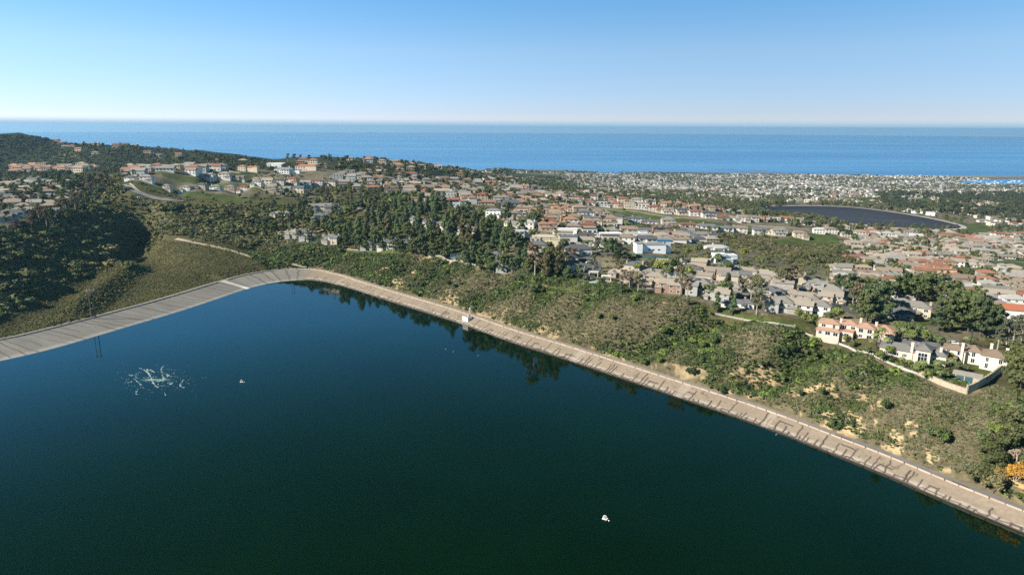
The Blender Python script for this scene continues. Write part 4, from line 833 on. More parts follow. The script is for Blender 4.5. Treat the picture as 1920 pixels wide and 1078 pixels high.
rt2 = hero('red_tiled_clubhouse', 1788, 548, 0, [(-17,-2,-5,5,4.6,'hip',1.2), (-2,17,-4,7,4.4,'flat',.4)], (.40,.24,.17), (.46,.43,.38), 'tan flat-roofed clubhouse behind the trees on the right', cat='building', maxw=6)
gy = hero('grey_hipped_hall', 1826, 575, -14, [(-17,15,-5,7,4.6,'hip',2.8)], (.55,.55,.53), (.20,.205,.22), 'wide grey hip-roofed building behind the dark conifers', cat='building', maxw=6)
sch = hero('school_building', 1383, 373, 3, [(-42,-6,-10,14,9,'flat',.5), (-6,30,-6,18,8,'flat',.5), (30,60,-4,16,7,'flat',.5)], (.70,.66,.58), (.55,.53,.50), 'wide cream flat-roofed school building beyond the hillside houses', cat='school', wins=False)
def infr0(P, pad=40):
    z = H(P[:, 0], P[:, 1]); px, py, zf = project(np.c_[P, z]); return (px > -pad) & (px < 1920+pad) & (py < 1078+pad) & (zf > 5), px, py
# ---------------------------------------------------------------- streets
ribbon('street', [(1090,482),(1112,496),(1110,510),(1098,520)], 13, (.10,.10,.105), mat_=M_road)
ribbon('street', [(1560,572),(1598,578),(1616,590)], 14, (.085,.085,.09)); ribbon('street', [(1098,482),(1150,474),(1175,462)], 8, (.12,.12,.12))
ribbon('street', [(1200,545),(1280,540),(1360,552),(1440,560),(1480,560)], 9, (.20,.19,.18)); ribbon('street', [(1240,522),(1330,530),(1420,535),(1560,570)], 8, (.20,.19,.18))
ribbon('street', [(1560,536),(1640,560),(1700,572)], 7, (.17,.165,.16)); ribbon('street', [(1640,640),(1760,648),(1840,658),(1900,668)], 7, (.15,.15,.15)); ribbon('pavement', [(1655,634),(1770,642),(1830,650)], 2.2, (.42,.38,.31), lift=.4)
ribbon('street', [(1022,392),(1036,382),(1052,372)], 16, (.20,.20,.20)); ribbon('street', [(800,372),(812,362),(822,350)], 10, (.26,.26,.25)); ribbon('street', [(215,346),(245,360),(280,370),(310,376),(345,378)], 8, (.19,.19,.19)); ribbon('pavement', [(215,344),(250,357),(285,368),(320,374),(350,375)], 1.3, (.38,.35,.31), lift=.4)
ribbon('path', [(1140,470),(1180,480),(1230,483)], 2.5, (.4,.32,.22)); ribbon('pavement', [(640,460),(655,463),(672,465)], 1.5, (.6,.58,.52), lift=.5)
ribbon('path', [(330,449),(380,459),(440,472),(500,486),(548,496),(575,503)], 5, (.36,.30,.22), lift=.12)
ribbon('street', [(1885,445),(1898,430),(1915,418)], 14, (.17,.17,.18)); ribbon('street', [(1570,478),(1700,497),(1800,520)], 8, (.25,.24,.22)); ribbon('street', [(1580,500),(1660,530),(1760,545)], 8, (.25,.24,.22)); ribbon('street', [(1760,452),(1840,476),(1900,486)], 7, (.36,.33,.28)); ribbon('street', [(660,388),(700,400),(740,405)], 10, (.19,.19,.19))

# ---------------------------------------------------------------- rows and quarters of houses
WT = ['white','tan','cream','tan','grey','beige','white']; RF = ['grey','brown','taupe','red','grey','dark','taupe','orange']; GREYS = ['grey','taupe','taupe','brown','slate']
mixk = ['hipL','hip2','gab2','gabT','rancho','med2','flat2','town']
row([(240,339),(300,349),(370,354),(440,359),(520,361),(575,363)], 'lower grass terrace', ['hip2','gab2','hipL','rancho','hip2'], ['white','white','cream','tan'], ['grey','red','brown','dark','grey','orange'], 19, (.85,1.02), face=-.05)
row([(350,326),(400,335),(440,339),(480,342),(530,347),(590,348),(635,348)], 'upper grass terrace', ['hip2','gab2','med2','hip2'], ['white','cream','white'], ['brown','grey','red','dark','taupe'], 20, (.9,1.1), face=-.05)
row([(1055,379),(1110,384),(1160,389),(1220,395),(1290,403),(1350,411),(1420,415),(1500,421),(1560,430)], 'ridge above the long grass bank', ['hip2','gab2','hipL','flat2','hip2','med2'], ['white','white','cream','white'], ['brown','grey','red','red','taupe','dark','pale'], 19, (1.0,1.2), face=-.08)
row([(1080,373),(1130,376),(1180,381),(1250,388),(1330,395),(1400,402),(1470,410)], 'back row behind the long grass bank', ['hip2','hipL','gab2'], ['white','cream','tan'], ['brown','red','grey','taupe','orange'], 22, (1.0,1.2), face=-.08)
row([(1095,408),(1140,412),(1200,418),(1280,425),(1330,430),(1400,437),(1440,440),(1500,446)], 'row below the long grass bank', ['hip2','gab2','rancho','med2'], ['white','white','beige','peach'], ['grey','red','dark','brown','slate'], 24, (1.05,1.3), face=-.06)
row([(590,394),(615,396),(640,399)], 'clearing above the pine grove', ['town','gab2'], ['grey','beige'], ['slate','grey'], 17, (1.0,1.1), face=.1)
row([(592,414),(615,414),(640,417)], 'clearing above the pine grove', ['town','gab2'], ['grey','beige'], ['slate','grey'], 17, (1.0,1.1), face=.1)
row([(520,404),(545,406)], 'western edge of the grove', ['rancho','hipL'], ['grey','beige'], ['brown','grey'], 17, (1.0,1.1))
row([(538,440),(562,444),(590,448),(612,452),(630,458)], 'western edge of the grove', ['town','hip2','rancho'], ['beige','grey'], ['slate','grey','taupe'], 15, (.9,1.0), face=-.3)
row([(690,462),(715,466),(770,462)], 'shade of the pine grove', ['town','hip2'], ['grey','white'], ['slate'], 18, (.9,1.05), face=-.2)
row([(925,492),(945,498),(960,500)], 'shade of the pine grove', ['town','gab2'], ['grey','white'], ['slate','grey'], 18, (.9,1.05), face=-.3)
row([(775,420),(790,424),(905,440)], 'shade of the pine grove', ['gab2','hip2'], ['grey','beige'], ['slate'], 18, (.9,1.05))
row([(960,424),(985,428),(1010,430)], 'street behind the cream coloured villa', ['hip2','hipL','gabT'], ['white','beige'], ['grey','pale','brown'], 17, (1,1.1))
CAND = []
STREETS = []
def grid_streets(poly, spacing, ang, depth, c, n1, n2, ca, sa):
    for j in range(1, n2, 2):
        u = (np.linspace(0, n1, int(n1*spacing/6))-n1/2)*spacing; v = np.full(len(u), (j+.39-n2/2)*spacing*depth); u2 = u+9*np.sin(v/60); v2 = v+7*np.sin(u2/85+ang*5)
        X = c[0]+ca*u2-sa*v2; Y = c[1]+sa*u2+ca*v2; P = np.stack([X, Y], 1); f, px, py = infr0(P); ok = f & inpoly(px, py, poly); run = []
        for k in range(len(P)+1):
            if k < len(P) and ok[k]: run.append(P[k])
            else:
                if len(run) > 8 and visible([[*run[len(run)//2], H(*run[len(run)//2])]], 5)[0]: ribbon('street', None, 6.0, (.17,.165,.155), lift=.3, step=6, world=run); STREETS.append(np.array(run))
                run = []
def quarter(poly, spacing, ang, district, keys, walls, roofs, sc=(.9,1.15), depth=1.25, dens=.93, rmax=3000, jit=.16, streets=False):
    q = G([p[0] for p in poly], [p[1] for p in poly]); c = q[:, :2].mean(0); ca, sa = math.cos(ang), math.sin(ang); ext = max(np.ptp(q[:, 0]), np.ptp(q[:, 1]))*.75+40
    n1 = int(ext*2/spacing); n2 = int(ext*2/(spacing*depth)); ii, jj = np.meshgrid(np.arange(n1), np.arange(n2)); u = (ii.ravel()-n1/2)*spacing; v = (jj.ravel()-n2/2)*spacing*depth
    if streets: grid_streets(poly, spacing, ang, depth, c, n1, n2, ca, sa)
    v = v - (jj.ravel() % 2)*spacing*depth*.22; u = u + (rng.random(len(u))-.5)*spacing*jit*2 + 9*np.sin(v/60); v = v + (rng.random(len(u))-.5)*spacing*jit + 7*np.sin(u/85+ang*5)
    X = c[0]+ca*u-sa*v; Y = c[1]+sa*u+ca*v; P = np.stack([X, Y], 1); f, px, py = infr0(P); ok = f & inpoly(px, py, poly) & (rng.random(len(P)) < dens) & (np.hypot(X, Y) < rmax)
    for l in LAWNS+[COVER, BAY]: ok &= ~inpoly(px, py, l)
    P = P[ok]; jj = jj.ravel()[ok]; z = H(P[:, 0], P[:, 1]); vv = visible(np.c_[P, z], 6) & (z > SEA+1.5)
    for p, j in zip(P[vv], jj[vv]): CAND.append((p[0], p[1], ang+(math.pi if j % 2 else 0)+rng.normal()*.08, rng.uniform(*sc), random.choice(keys), random.choice(walls), random.choice(roofs), district))

low = ['hipL','gabT','rancho','hipL','gab2']
quarter([(1150,500),(1250,492),(1330,498),(1420,512),(1500,522),(1560,545),(1600,562),(1560,578),(1440,565),(1330,545),(1230,528),(1150,520)], 16.5, -.42, 'grey roofed townhouse quarter', ['hipL','gabT','town','gab2','rancho'], ['grey','beige','tan'], ['taupe','taupe','grey','slate'], (.85,1.0), 1.3, .97, streets=True)
quarter([(1680,500),(1770,498),(1780,520),(1690,522)], 19, -.2, 'terracotta roofed cluster on the right', ['hip2','med2'], ['peach','tan'], ['red','orange','orange'])
quarter([(1560,505),(1680,500),(1800,520),(1920,512),(1925,640),(1800,560),(1640,560),(1560,535)], 16.5, -.32, 'houses right of the townhouse quarter', low+['hip2','rancho'], ['beige','tan','white','grey','brick'], ['grey','brown','taupe','red','pale','brown'], (.82,1.0), 1.3, .93, streets=True)
quarter([(1580,440),(1700,432),(1925,440),(1925,512),(1780,500),(1680,500),(1590,490),(1600,465)], 16.5, -.16, 'dense rows below the covered reservoir', low, ['cream','tan','white','beige'], ['taupe','brown','taupe','grey','grey','red','pale'], (.82,1.0), 1.35, .92, streets=True)
quarter([(960,398),(1085,392),(1160,425),(1150,440),(1030,432),(960,425)], 20, -.05, 'terracotta villas left of the canyon', ['hip2','med2','hipL','flat2'], ['tan','cream','peach','white'], ['brown','orange','brown','grey','taupe','red'], (1.0,1.2), 1.2, .97)
quarter([(970,440),(1130,436),(1330,440),(1335,458),(1165,462),(1060,500),(985,484)], 18, -.05, 'streets between the white villas', ['hip2','hipL','gab2','flat2','rancho'], ['beige','tan','white','grey'], ['grey','brown','taupe','dark','slate'], (.9,1.1), 1.2, .85, streets=True)
quarter([(600,330),(700,325),(830,335),(960,345),(1080,368),(1060,392),(960,392),(860,380),(780,378),(700,362),(640,358),(600,345)], 23, .1, 'houses climbing the rise beyond the grove', mixk, WT, RF, (1.05,1.3), 1.2, .93)
quarter([(0,345),(60,335),(130,345),(150,372),(120,400),(70,412),(0,428)], 18, .3, 'neighbourhood behind the western slope', ['gab2','town','gabT','hip2'], ['white','grey','tan'], ['grey','slate','brown','taupe'], (.95,1.1), 1.15, .95)
quarter([(20,312),(180,314),(178,322),(30,324)], 20, .0, 'row of tiled houses under the wooded sea ridge', ['hip2','med2'], ['tan','cream'], ['brown','orange'], (1.1,1.3))
quarter([(230,318),(340,312),(430,318),(430,324),(340,322),(240,332)], 22, .0, 'houses under the hilltop mansions', mixk, ['white','tan','grey'], ['grey','brown','red'], (1.0,1.3))
quarter([(560,303),(680,300),(800,311),(900,318),(960,322),(960,340),(840,336),(720,325),(640,318),(560,312)], 27, .1, 'wooded skyline of the rise', ['hip2','med2','hip2'], ['tan','cream','peach','white'], ['brown','red','orange','brown'], (.95,1.2), 1.3, .55)
quarter([(60,262),(200,270),(330,285),(500,306),(500,316),(330,300),(180,290),(100,285)], 46, .1, 'wooded sea ridge', ['hip2','med2'], ['peach','cream','tan'], ['brown','red','brown'], (.9,1.2), 1.3, .42)
NEAR_N = len(CAND)
far_w = ['white','white','cream','white','grey','beige']; far_r = ['pale','grey','taupe','pale','grey','brown','slate','pale']
for poly, sp in [([(1440,436),(1530,432),(1600,430),(1780,437),(1800,446),(1700,445),(1580,446),(1480,438)], 20), ([(1080,345),(1320,352),(1480,362),(1430,384),(1380,398),(1250,385),(1120,372),(1060,368)], 24),
   ([(840,322),(1050,330),(1160,330),(1100,350),(960,345),(860,335)], 30), ([(1800,360),(1925,356),(1925,428),(1870,430),(1830,415),(1810,402)], 25), ([(1480,365),(1800,358),(1810,402),(1700,396),(1580,383),(1480,382)], 32)]:
    quarter(poly, sp, rng.uniform(-.3, .3), 'plain', ['hip2'], ['white','cream','tan','white'], ['taupe','brown','grey','pale','red','taupe'], (.8,1.1), 1.2, .72, jit=.28)
quarter([(1040,331),(1180,326.5),(1500,329),(1925,333),(1925,368),(1500,372),(1200,356),(1080,346)], 18, .12, 'plain', ['hip2'], far_w, far_r, (.7,1.15), 1.25, .74, rmax=4600, jit=.3)
quarter([(960,323.5),(1150,329),(1130,334),(1000,330)], 26, .1, 'plain', ['hip2'], far_w, far_r, (1.1,1.4), 1.2, .8, rmax=4600)
N_IND = 300-len([o for o in HOUSES]) - 40
sz = [PROTO[c[4]]['r']*c[3]/math.hypot(c[0], c[1]) if i < NEAR_N else 0 for i, c in enumerate(CAND)]
order = np.argsort(-np.array(sz)); made = 0; REST = []
for i in order:
    c = CAND[i]
    if made < N_IND and i < NEAR_N:
        o = add_house(c[4], c[5], c[6], c[0], c[1], c[2], c[3], c[7], vis_check=False)
        if o: made += 1
    else: REST.append(c)
# ---- beyond about three hundred houses the rest of the town is one mass
m, nt, b = mat('stucco_mass'); a = nt.nodes.new('ShaderNodeAttribute'); a.attribute_type = 'INSTANCER'; a.attribute_name = 'wallc'; nt.links.new(a.outputs['Color'], b.inputs['Base Color']); b.inputs['Roughness'].default_value = .9; M_walli = m
m, nt, b = mat('roof_mass'); a = nt.nodes.new('ShaderNodeAttribute'); a.attribute_type = 'INSTANCER'; a.attribute_name = 'tint'; tc_ = nt.nodes.new('ShaderNodeTexCoord'); n_ = noise_node(nt, 1.2, 4, .6, tc_.outputs['Object']); r_ = ramp(nt, n_.outputs[0], [(.3, (.75,)*3), (.7, (1.15,)*3)])
x = mul(nt, a.outputs['Color'], r_.outputs[0]); nt.links.new(x.outputs[0], b.inputs['Base Color']); b.inputs['Roughness'].default_value = .85; M_roofi = m
def mass_house(wings, seed):
    rs = random.Random(seed); mb = MB()
    for i, (x0, x1, y0, y1, h, rk_, rise) in enumerate(wings):
        e = i*.01; mb.box(x0+e, x1-e, y0+e, y1-e, -4-e, h-e, 0); roof_on(mb, x0, x1, y0, y1, h+e, rise, rk_, mi=1)
        for s_ in (-1, 1):
            yy = y0 if s_ < 0 else y1
            for fl in range(max(1, int(h/2.8))):
                for k in range(max(1, int((x1-x0)/3.4))):
                    xc = x0+(x1-x0)*(k+.5)/max(1, int((x1-x0)/3.4)); w_ = rs.uniform(.5, 1.0); ya, yb = sorted((yy+s_*.03, yy+s_*.08)); mb.box(xc-w_, xc+w_, ya, yb, fl*2.8+.9, fl*2.8+2.1, 2)
    return mb.mesh('mass_house', [M_walli, M_roofi, M_glass])
HSET = proto_set('house_set', [mass_house([(-7,7,-5,5,5.6,'hip',2.2)], 1), mass_house([(-8,4,-5,5,3.2,'hip',2.2), (1,9,-9,0,3.0,'hip',1.9)], 2), mass_house([(-7,6,-4.5,4.5,5.6,'gable',2.4), (-1,8,-7,-1,5.4,'gable',2.2)], 3),
   mass_house([(-9,7,-5,5,3.2,'flat',.5), (-5,9,-3,6,6.2,'flat',.5)], 4), mass_house([(-9,9,-4,4,3.0,'gable',2.2), (2,8,-8,-2,3.0,'gable',1.9)], 5), mass_house([(-7,7,-6,6,8.4,'flat',.5)], 6)])
IDX = dict(hip2=0, hipL=1, gab2=2, flat2=3, gabT=4, rancho=1, town=2, med2=0, hip3=0)
RA = [c for c in REST]; Pm = np.array([(c[0], c[1]) for c in RA]); ok = clear_of(Pm, FLOOR, 6); RA = [c for c, k in zip(RA, ok) if k]; Pm = Pm[ok]
idx = np.array([IDX[c[4]] for c in RA]); farm = np.hypot(Pm[:, 0], Pm[:, 1]) > 1500; idx = np.where(farm, rng.integers(0, 6, len(idx)), idx)
tn = np.array([ROOFS[c[6]] for c in RA])*rng.uniform(.8, 1.25, (len(RA), 1)); wcol_ = np.array([WALLS[c[5]] for c in RA])*rng.uniform(.8, 1.1, (len(RA), 1)); sc_ = np.array([c[3] for c in RA])
ho = scatter('houses_of_the_plain', np.c_[Pm, H(Pm[:, 0], Pm[:, 1])], np.array([c[2] for c in RA]), sc_, idx, tn, HSET, 'mass of small pale houses spread over the plain towards the coast')
t4 = np.ones((len(RA), 4), np.float32); t4[:, :3] = wcol_; a = ho.data.attributes.new('wallc', 'FLOAT_COLOR', 'POINT'); a.data.foreach_set('color', t4.ravel())
print('houses', len(HOUSES), 'made', made, 'mass', len(RA), 'near cands', NEAR_N)
# ---------------------------------------------------------------- trees standing singly
def trees(kind, items, col=None, group=None):
    """items: (px, py of the foot, height m)"""
    P = G([i[0] for i in items], [i[1] for i in items])
    for p, i in zip(P, items): tree(kind, p[0], p[1], i[2], col=tuple(v*k_ for v, k_ in zip(i[3], (1.08, 1.0, 1.05))) if len(i) > 3 else col, group=group)
# the pine grove
trees('cone', [(672,452,22),(688,446,19),(648,455,17),(700,432,22),(712,422,20),(728,440,22),(745,446,20),(760,430,24),(775,415,23),(788,405,22),(802,402,20),(815,420,22),(752,398,20),(740,405,18),(783,438,22),(805,452,20),(822,460,19),(838,448,24),(850,440,25),(858,428,22),(868,452,24),
 (880,470,22),(846,478,18),(893,466,22),(905,455,22),(915,448,20),(820,400,24),(833,396,22),(812,392,20),(768,398,18),(845,410,20),(700,405,17),(718,404,16),(690,418,18),(733,464,15),(890,432,20),(930,470,22),(945,474,21),(955,455,19),(937,452,18),(902,428,18),(790,466,16),(870,478,14)])
trees('pine', [(500,432,15),(488,428,13),(512,436,12),(570,402,17),(582,410,15),(563,416,13),(612,438,15),(622,440,14),(640,452,16),(655,440,13),(705,460,14),(722,458,13),(676,468,13),(698,470,11),(752,470,14),(738,472,13),(795,472,15),(780,478,14),(888,496,17),(905,502,15),(895,486,15),(966,478,18),(958,466,16),(980,440,15),(1012,416,17),(1002,426,16),
 (868,410,15),(878,402,14),(924,430,14),(948,418,14),(638,420,14),(630,404,12),(660,400,12),(745,418,15),(768,458,14),(828,470,13),(1148,486,16),(1138,480,14),(1158,492,12),(545,412,12),(530,420,13),(596,428,12),(612,424,12)])
trees('pine', [(812,484,12),(835,489,11),(876,500,13),(920,508,13),(940,512,14),(952,509,13),(990,516,12),(962,512,11),(902,508,12),(792,480,11),(770,476,10),(752,478,9),(562,452,11),(580,456,12),(598,458,10),(648,464,11),(662,462,10),(685,470,10),(716,472,10),(530,448,11),(1066,524,9),(1088,520,9),(850,470,14),(812,462,14),(760,446,15),(720,440,15),(735,428,14),(900,430,15),(866,420,14),(790,446,14),(1120,474,10),(1030,486,13),(1045,492,12),(1058,476,12)])
trees('round', [(655,430,8),(735,454,8),(780,440,9),(742,436,8),(808,438,9),(700,448,8),(918,472,8),(846,462,9),(572,446,7),(1000,448,9),(1022,452,8),(1045,448,8),(1088,452,8),(1108,460,7),(968,456,9)])
trees('gum', [(1003,520,23,(.115,.085,.05)),(1052,482,13),(1075,492,12),(1060,506,15),(1112,512,13),(1158,516,12),(1180,542,13),(1196,548,13),(1168,540,12),(1275,553,19,(.085,.085,.045)),(1288,560,14),(1408,566,18),(1425,572,18),(1418,590,15),(1390,560,12),(1470,546,18),(1482,540,17),(1456,542,15),(1495,536,14)])
trees('cone', [(1035,512,19),(1024,518,18),(1046,516,20),(1018,508,16),(985,500,17),(972,504,15),(1362,563,17)])
trees('column', [(1344,588,14),(1372,592,13),(998,510,14),(1165,552,9),(1290,574,7)])
trees('round', [(1355,562,12),(1330,560,9),(1262,510,11),(1240,512,10),(1252,520,9),(1196,512,7),(1218,506,6),(1310,500,7),(1292,520,8),(1365,512,9),(1395,505,8),(1190,566,5),(1062,516,6),(1100,530,6),(1128,533,5),(1180,490,6),(1395,482,8,(.13,.15,.03)),(1345,495,8),(1425,498,7),(1130,466,8),(1160,470,7),(1098,465,7),(1014,470,7),(1290,482,8),(1310,478,9)])
trees('bare', [(1342,535,11),(1470,556,10),(1488,554,9),(1448,548,9),(1300,530,8),(1905,868,7),(1900,912,7),(1522,552,8)])
# big dark pines right of the townhouses
trees('pine', [(1640,602,20),(1625,608,17),(1655,590,17),(1610,596,14),(1630,568,16),(1612,560,14),(1592,556,15),(1655,566,15),(1680,562,16),(1700,560,17),(1722,566,18),(1740,560,17),(1760,566,18),(1775,575,16),(1790,565,14),(1575,550,13),(1710,552,14),(1735,552,14),(1828,580,14),(1800,612,20),(1815,622,20),(1785,618,18),(1838,628,19),(1852,634,17),(1868,630,16),(1822,604,16),(1770,606,14),(1758,622,13),(1842,606,14)])
trees('gum', [(1606,566,13),(1598,574,12),(1785,600,17,(.09,.085,.06)),(1886,650,15,(.075,.09,.06)),(1900,640,15,(.075,.09,.06)),(1870,655,12,(.075,.09,.06)),(1912,655,13)])
trees('cypress', [(1818,656,11),(1498,604,7),(1560,604,6),(1420,602,6)])
trees('round', [(1900,705,11,(.075,.092,.034)),(1915,690,12,(.07,.088,.034)),(1890,720,8,(.058,.074,.03)),(1912,730,9,(.055,.07,.03)),(1908,760,7,(.055,.07,.03)),(1540,618,6),(1552,606,7),(1522,612,7),(1570,600,7),(1510,606,6),(1498,598,6),(1760,650,6),(1735,642,6),(1720,632,7),(1700,628,7),(1685,622,6),(1706,640,6)])
trees('round', [(1830,905,7,(.065,.078,.035)),(1848,912,7,(.055,.066,.032)),(1815,895,6,(.085,.10,.065)),(1870,880,8,(.05,.064,.026)),(1855,860,8,(.058,.072,.028)),(1880,850,8,(.05,.064,.026)),(1900,832,8,(.055,.068,.028)),(1840,835,6),(1865,820,6),(1905,800,8,(.05,.062,.028)),(1885,800,6,(.055,.066,.03)),(1912,905,7,(.25,.15,.03)),(1897,900,5.5,(.27,.16,.03)),(1874,900,5,(.17,.13,.04)),(1862,925,8,(.10,.10,.05)),(1760,828,6,(.06,.09,.03)),(1768,832,5,(.06,.09,.03))])
# gardens of the rim villas
trees('palm', [(1568,640,6),(1642,655,8),(1660,660,7),(1632,658,6),(1690,690,5),(1702,694,5),(1755,705,7),(1768,702,6),(1780,700,7),(1760,716,5),(1728,700,6),(1650,648,9),(1680,640,6),(1692,636,6),(1735,640,6),(1810,650,5)])
trees('round', [(1668,668,5),(1650,676,5),(1722,704,6),(1716,698,4),(1740,712,5),(1600,652,4),(1586,642,4),(1795,694,4),(1812,696,3),(1845,680,4),(1858,682,5),(1780,680,5,(.13,.14,.02)),(1626,664,4),(1770,712,5)])
# slope trees
trees('round', [(840,535,4,(.05,.085,.03)),(852,540,3.5,(.05,.085,.03)),(815,550,3),(1148,602,4,(.09,.13,.03)),(1122,600,4),(1236,684,4,(.09,.14,.03)),(1300,704,4.5,(.035,.055,.022)),(1292,702,4,(.035,.055,.022)),(765,540,3.5),(885,575,4),(1430,690,5),(1455,668,5,(.035,.055,.022)),(1320,655,5,(.07,.11,.03)),(1338,648,5,(.06,.095,.028)),(925,512,9),(915,508,8),(1540,742,4,(.065,.10,.03)),(1500,745,4),(1660,770,5,(.05,.08,.026)),(1745,822,5)])
# western neighbourhood and valley
trees('gum', [(75,420,17,(.105,.082,.055)),(88,424,15,(.105,.082,.055)),(60,432,14,(.11,.075,.055)),(30,440,13,(.13,.07,.055)),(125,410,20,(.085,.08,.045)),(118,402,17),(142,396,18,(.095,.075,.05)),(150,380,16,(.10,.075,.05)),(155,400,14),(15,430,15,(.08,.085,.05)),(45,412,14),(190,352,17,(.085,.065,.045)),(200,346,19,(.085,.065,.045)),(178,356,15,(.09,.07,.05)),(170,366,15,(.09,.07,.05)),(205,358,14,(.08,.065,.045)),(165,350,14),(100,430,9),(0,395,13),(22,400,11,(.09,.10,.05))])
trees('pine', [(70,335,14),(85,342,15),(98,348,14),(110,352,15),(120,360,15),(132,366,16),(140,358,14),(150,350,13),(160,372,14),(168,380,13),(145,345,13),(104,338,12),(48,332,12),(125,340,12),(180,378,12),(138,374,12)])
trees('round', [(52,362,8,(.14,.11,.035)),(80,366,7,(.10,.12,.04)),(20,386,8,(.10,.12,.045)),(38,378,7),(86,384,8),(60,396,6),(10,368,7)])
trees('column', [(560,388,13),(575,390,12),(660,388,12),(674,382,14),(540,400,12),(470,392,11),(452,398,10),(610,388,11),(440,412,11),(426,406,12)])
trees('round', [(400,378,5),(330,372,4),(310,368,4),(290,362,4),(350,374,4),(275,358,4),(380,366,5),(450,372,6),(500,368,7),(480,372,6),(630,370,8),(655,366,8),(685,372,8),(560,372,7,(.085,.13,.03)),(700,358,8,(.13,.14,.03)),(684,362,7,(.12,.14,.03)),(745,372,10),(720,378,11),(706,382,10),(760,384,11),(735,388,12),(690,392,12),(775,376,12),(790,380,13),(670,395,12),(724,394,11),(650,404,11),(610,380,9)])
trees('gum', [(540,304,14,(.05,.06,.045)),(552,304,15,(.05,.06,.045)),(564,304,13,(.05,.06,.045)),(580,305,13,(.06,.06,.04)),(470,312,12),(700,440,12),(800,434,14),(620,420,13)])
trees('cone', [(1034,345,14),(1014,344,12),(982,362,12)])
trees('round', [(1112,442,6),(1086,446,7,(.10,.11,.03)),(1040,402,8),(1026,398,8),(1015,375,10),(1020,365,9),(1030,372,9),(1170,398,6),(1135,406,6),(1150,404,6),(1100,420,7),(1150,425,8),(1175,428,8),(1200,432,7),(1225,430,7),(1280,438,7),(1330,436,8),(1355,446,7),(1430,446,7),(1500,446,6),(1560,436,12,(.035,.055,.022)),(1575,440,13,(.035,.055,.022)),(1590,446,11,(.035,.055,.022)),(1602,452,9),(1450,434,5),(1358,418,7),(1535,420,10),(1565,418,11),(1545,414,9),(1510,425,9),(1492,426,8)])
print('trees', len(PLANTED))
# ---- woodland between the houses of the plain: past three hundred trees the rest are one mass
cnt = 0; allP, allS, allI, allT = [], [], [], []
def tree_mass(poly, step, smin, smax, cols, dens, rmax=4500, idx=(0, 8), cl=.5, seedn=0):
    q = G([p[0] for p in poly], [p[1] for p in poly]); x0, x1, y0, y1 = q[:, 0].min()-80, q[:, 0].max()+80, q[:, 1].min()-60, min(q[:, 1].max()+100, rmax)
    P = jitter_area(x0, x1, y0, y1, step); f, px, py = infr0(P); ok = f & inpoly(px, py, poly); 
    for l in LAWNS+[COVER, BAY]: ok &= ~inpoly(px, py, l)
    n_ = fbm(P[:, 0]/(step*9), P[:, 1]/(step*9), 3, 300+seedn); ok &= rng.random(len(P)) < dens*np.clip((n_-cl)*7+.45, .05, 1); P = P[ok]; z = H(P[:, 0], P[:, 1]); ok = visible(np.c_[P, z], smax*.9) & (z > SEA+1.5) & (np.hypot(P[:, 0], P[:, 1]) < rmax); P, z = P[ok], z[ok]
    if not len(P): return
    ok = clear_of(P, [(a, b, c*.75) for a, b, c in FLOOR], 1.2); P, z = P[ok], z[ok]; n = len(P); h = rng.uniform(smin, smax, n); allP.append(np.c_[P, z-.3]); allS.append(h/np.array([12,13,7,7,7,17,17,16.])[(ii := rng.integers(*idx, n))]); allI.append(ii); allT.append(tints(cols, rng.integers(0, len(cols), n)))
TC = [(.070,.088,.040),(.082,.102,.042),(.060,.076,.036),(.09,.10,.045),(.105,.098,.058),(.066,.08,.046)]
def tints(cols, pick, var=.25): return np.array(cols)[pick]*(1+(rng.random((len(pick), 1))-.5)*2*var)
tree_mass([(1150,495),(1500,520),(1700,560),(1925,600),(1925,440),(1700,432),(1600,440),(1560,480),(1400,480)], 7.5, 3.5, 7.5, TC+[(.10,.11,.04)], .55, seedn=1, cl=.47)
tree_mass([(600,300),(830,312),(1000,322),(1080,345),(1090,392),(960,400),(860,385),(700,372),(600,350)], 11, 6, 12, TC, .55, seedn=2, cl=.44)
tree_mass([(940,400),(1090,392),(1160,430),(1150,470),(1000,455)], 9, 4, 8, TC, .4, seedn=3)
tree_mass([(440,372),(640,352),(760,362),(770,400),(560,394),(440,388)], 8.5, 4, 9, TC, .85, seedn=14, cl=.36)
tree_mass([(0,330),(180,330),(215,352),(150,410),(0,430)], 9, 6, 12, TC+[(.09,.07,.045)], .6, seedn=4, cl=.42)
tree_mass([(200,318),(440,312),(560,310),(560,340),(430,330),(300,345),(215,345)], 11, 5, 10, TC, .45, seedn=5)
tree_mass([(1060,345),(1500,352),(1925,352),(1925,440),(1800,446),(1560,434),(1300,402),(1080,376)], 13, 5, 12, TC, .7, seedn=6, cl=.43)
tree_mass([(1100,362),(1360,372),(1440,382),(1420,402),(1250,388),(1130,372)], 13, 6, 12, TC, .6, seedn=11, cl=.4)
tree_mass([(1380,388),(1470,380),(1480,400),(1560,412),(1540,422),(1400,408)], 11, 8, 14, TC, .8, seedn=7, cl=.3)
tree_mass([(1640,366),(1925,366),(1925,420),(1800,405),(1660,392)], 14, 9, 18, [(.04,.052,.028),(.05,.058,.032)], .8, seedn=8, cl=.42)
tree_mass([(960,322),(1180,325),(1500,329),(1925,333),(1925,356),(1500,352),(1060,346),(1000,335)], 18, 6, 13, TC, .7, seedn=9, cl=.43)
tree_mass([(880,318),(1080,326),(1150,332),(1080,350),(960,345),(860,332)], 15, 6, 11, TC, .75, seedn=10, cl=.38)
tree_mass([(20,256),(140,262),(260,272),(420,292),(520,306),(520,314),(300,300),(100,275)], 22, 5, 10, [(.035,.045,.028),(.045,.05,.032)], .5, rmax=2600, seedn=12, cl=.4)
Pm = np.vstack(allP); scatter('distant_woodland', Pm, rng.uniform(0, 6.28, len(Pm)), np.concatenate(allS), np.concatenate(allI), np.vstack(allT), TREESET, 'dark green trees growing in a mass between the houses and over the plain')
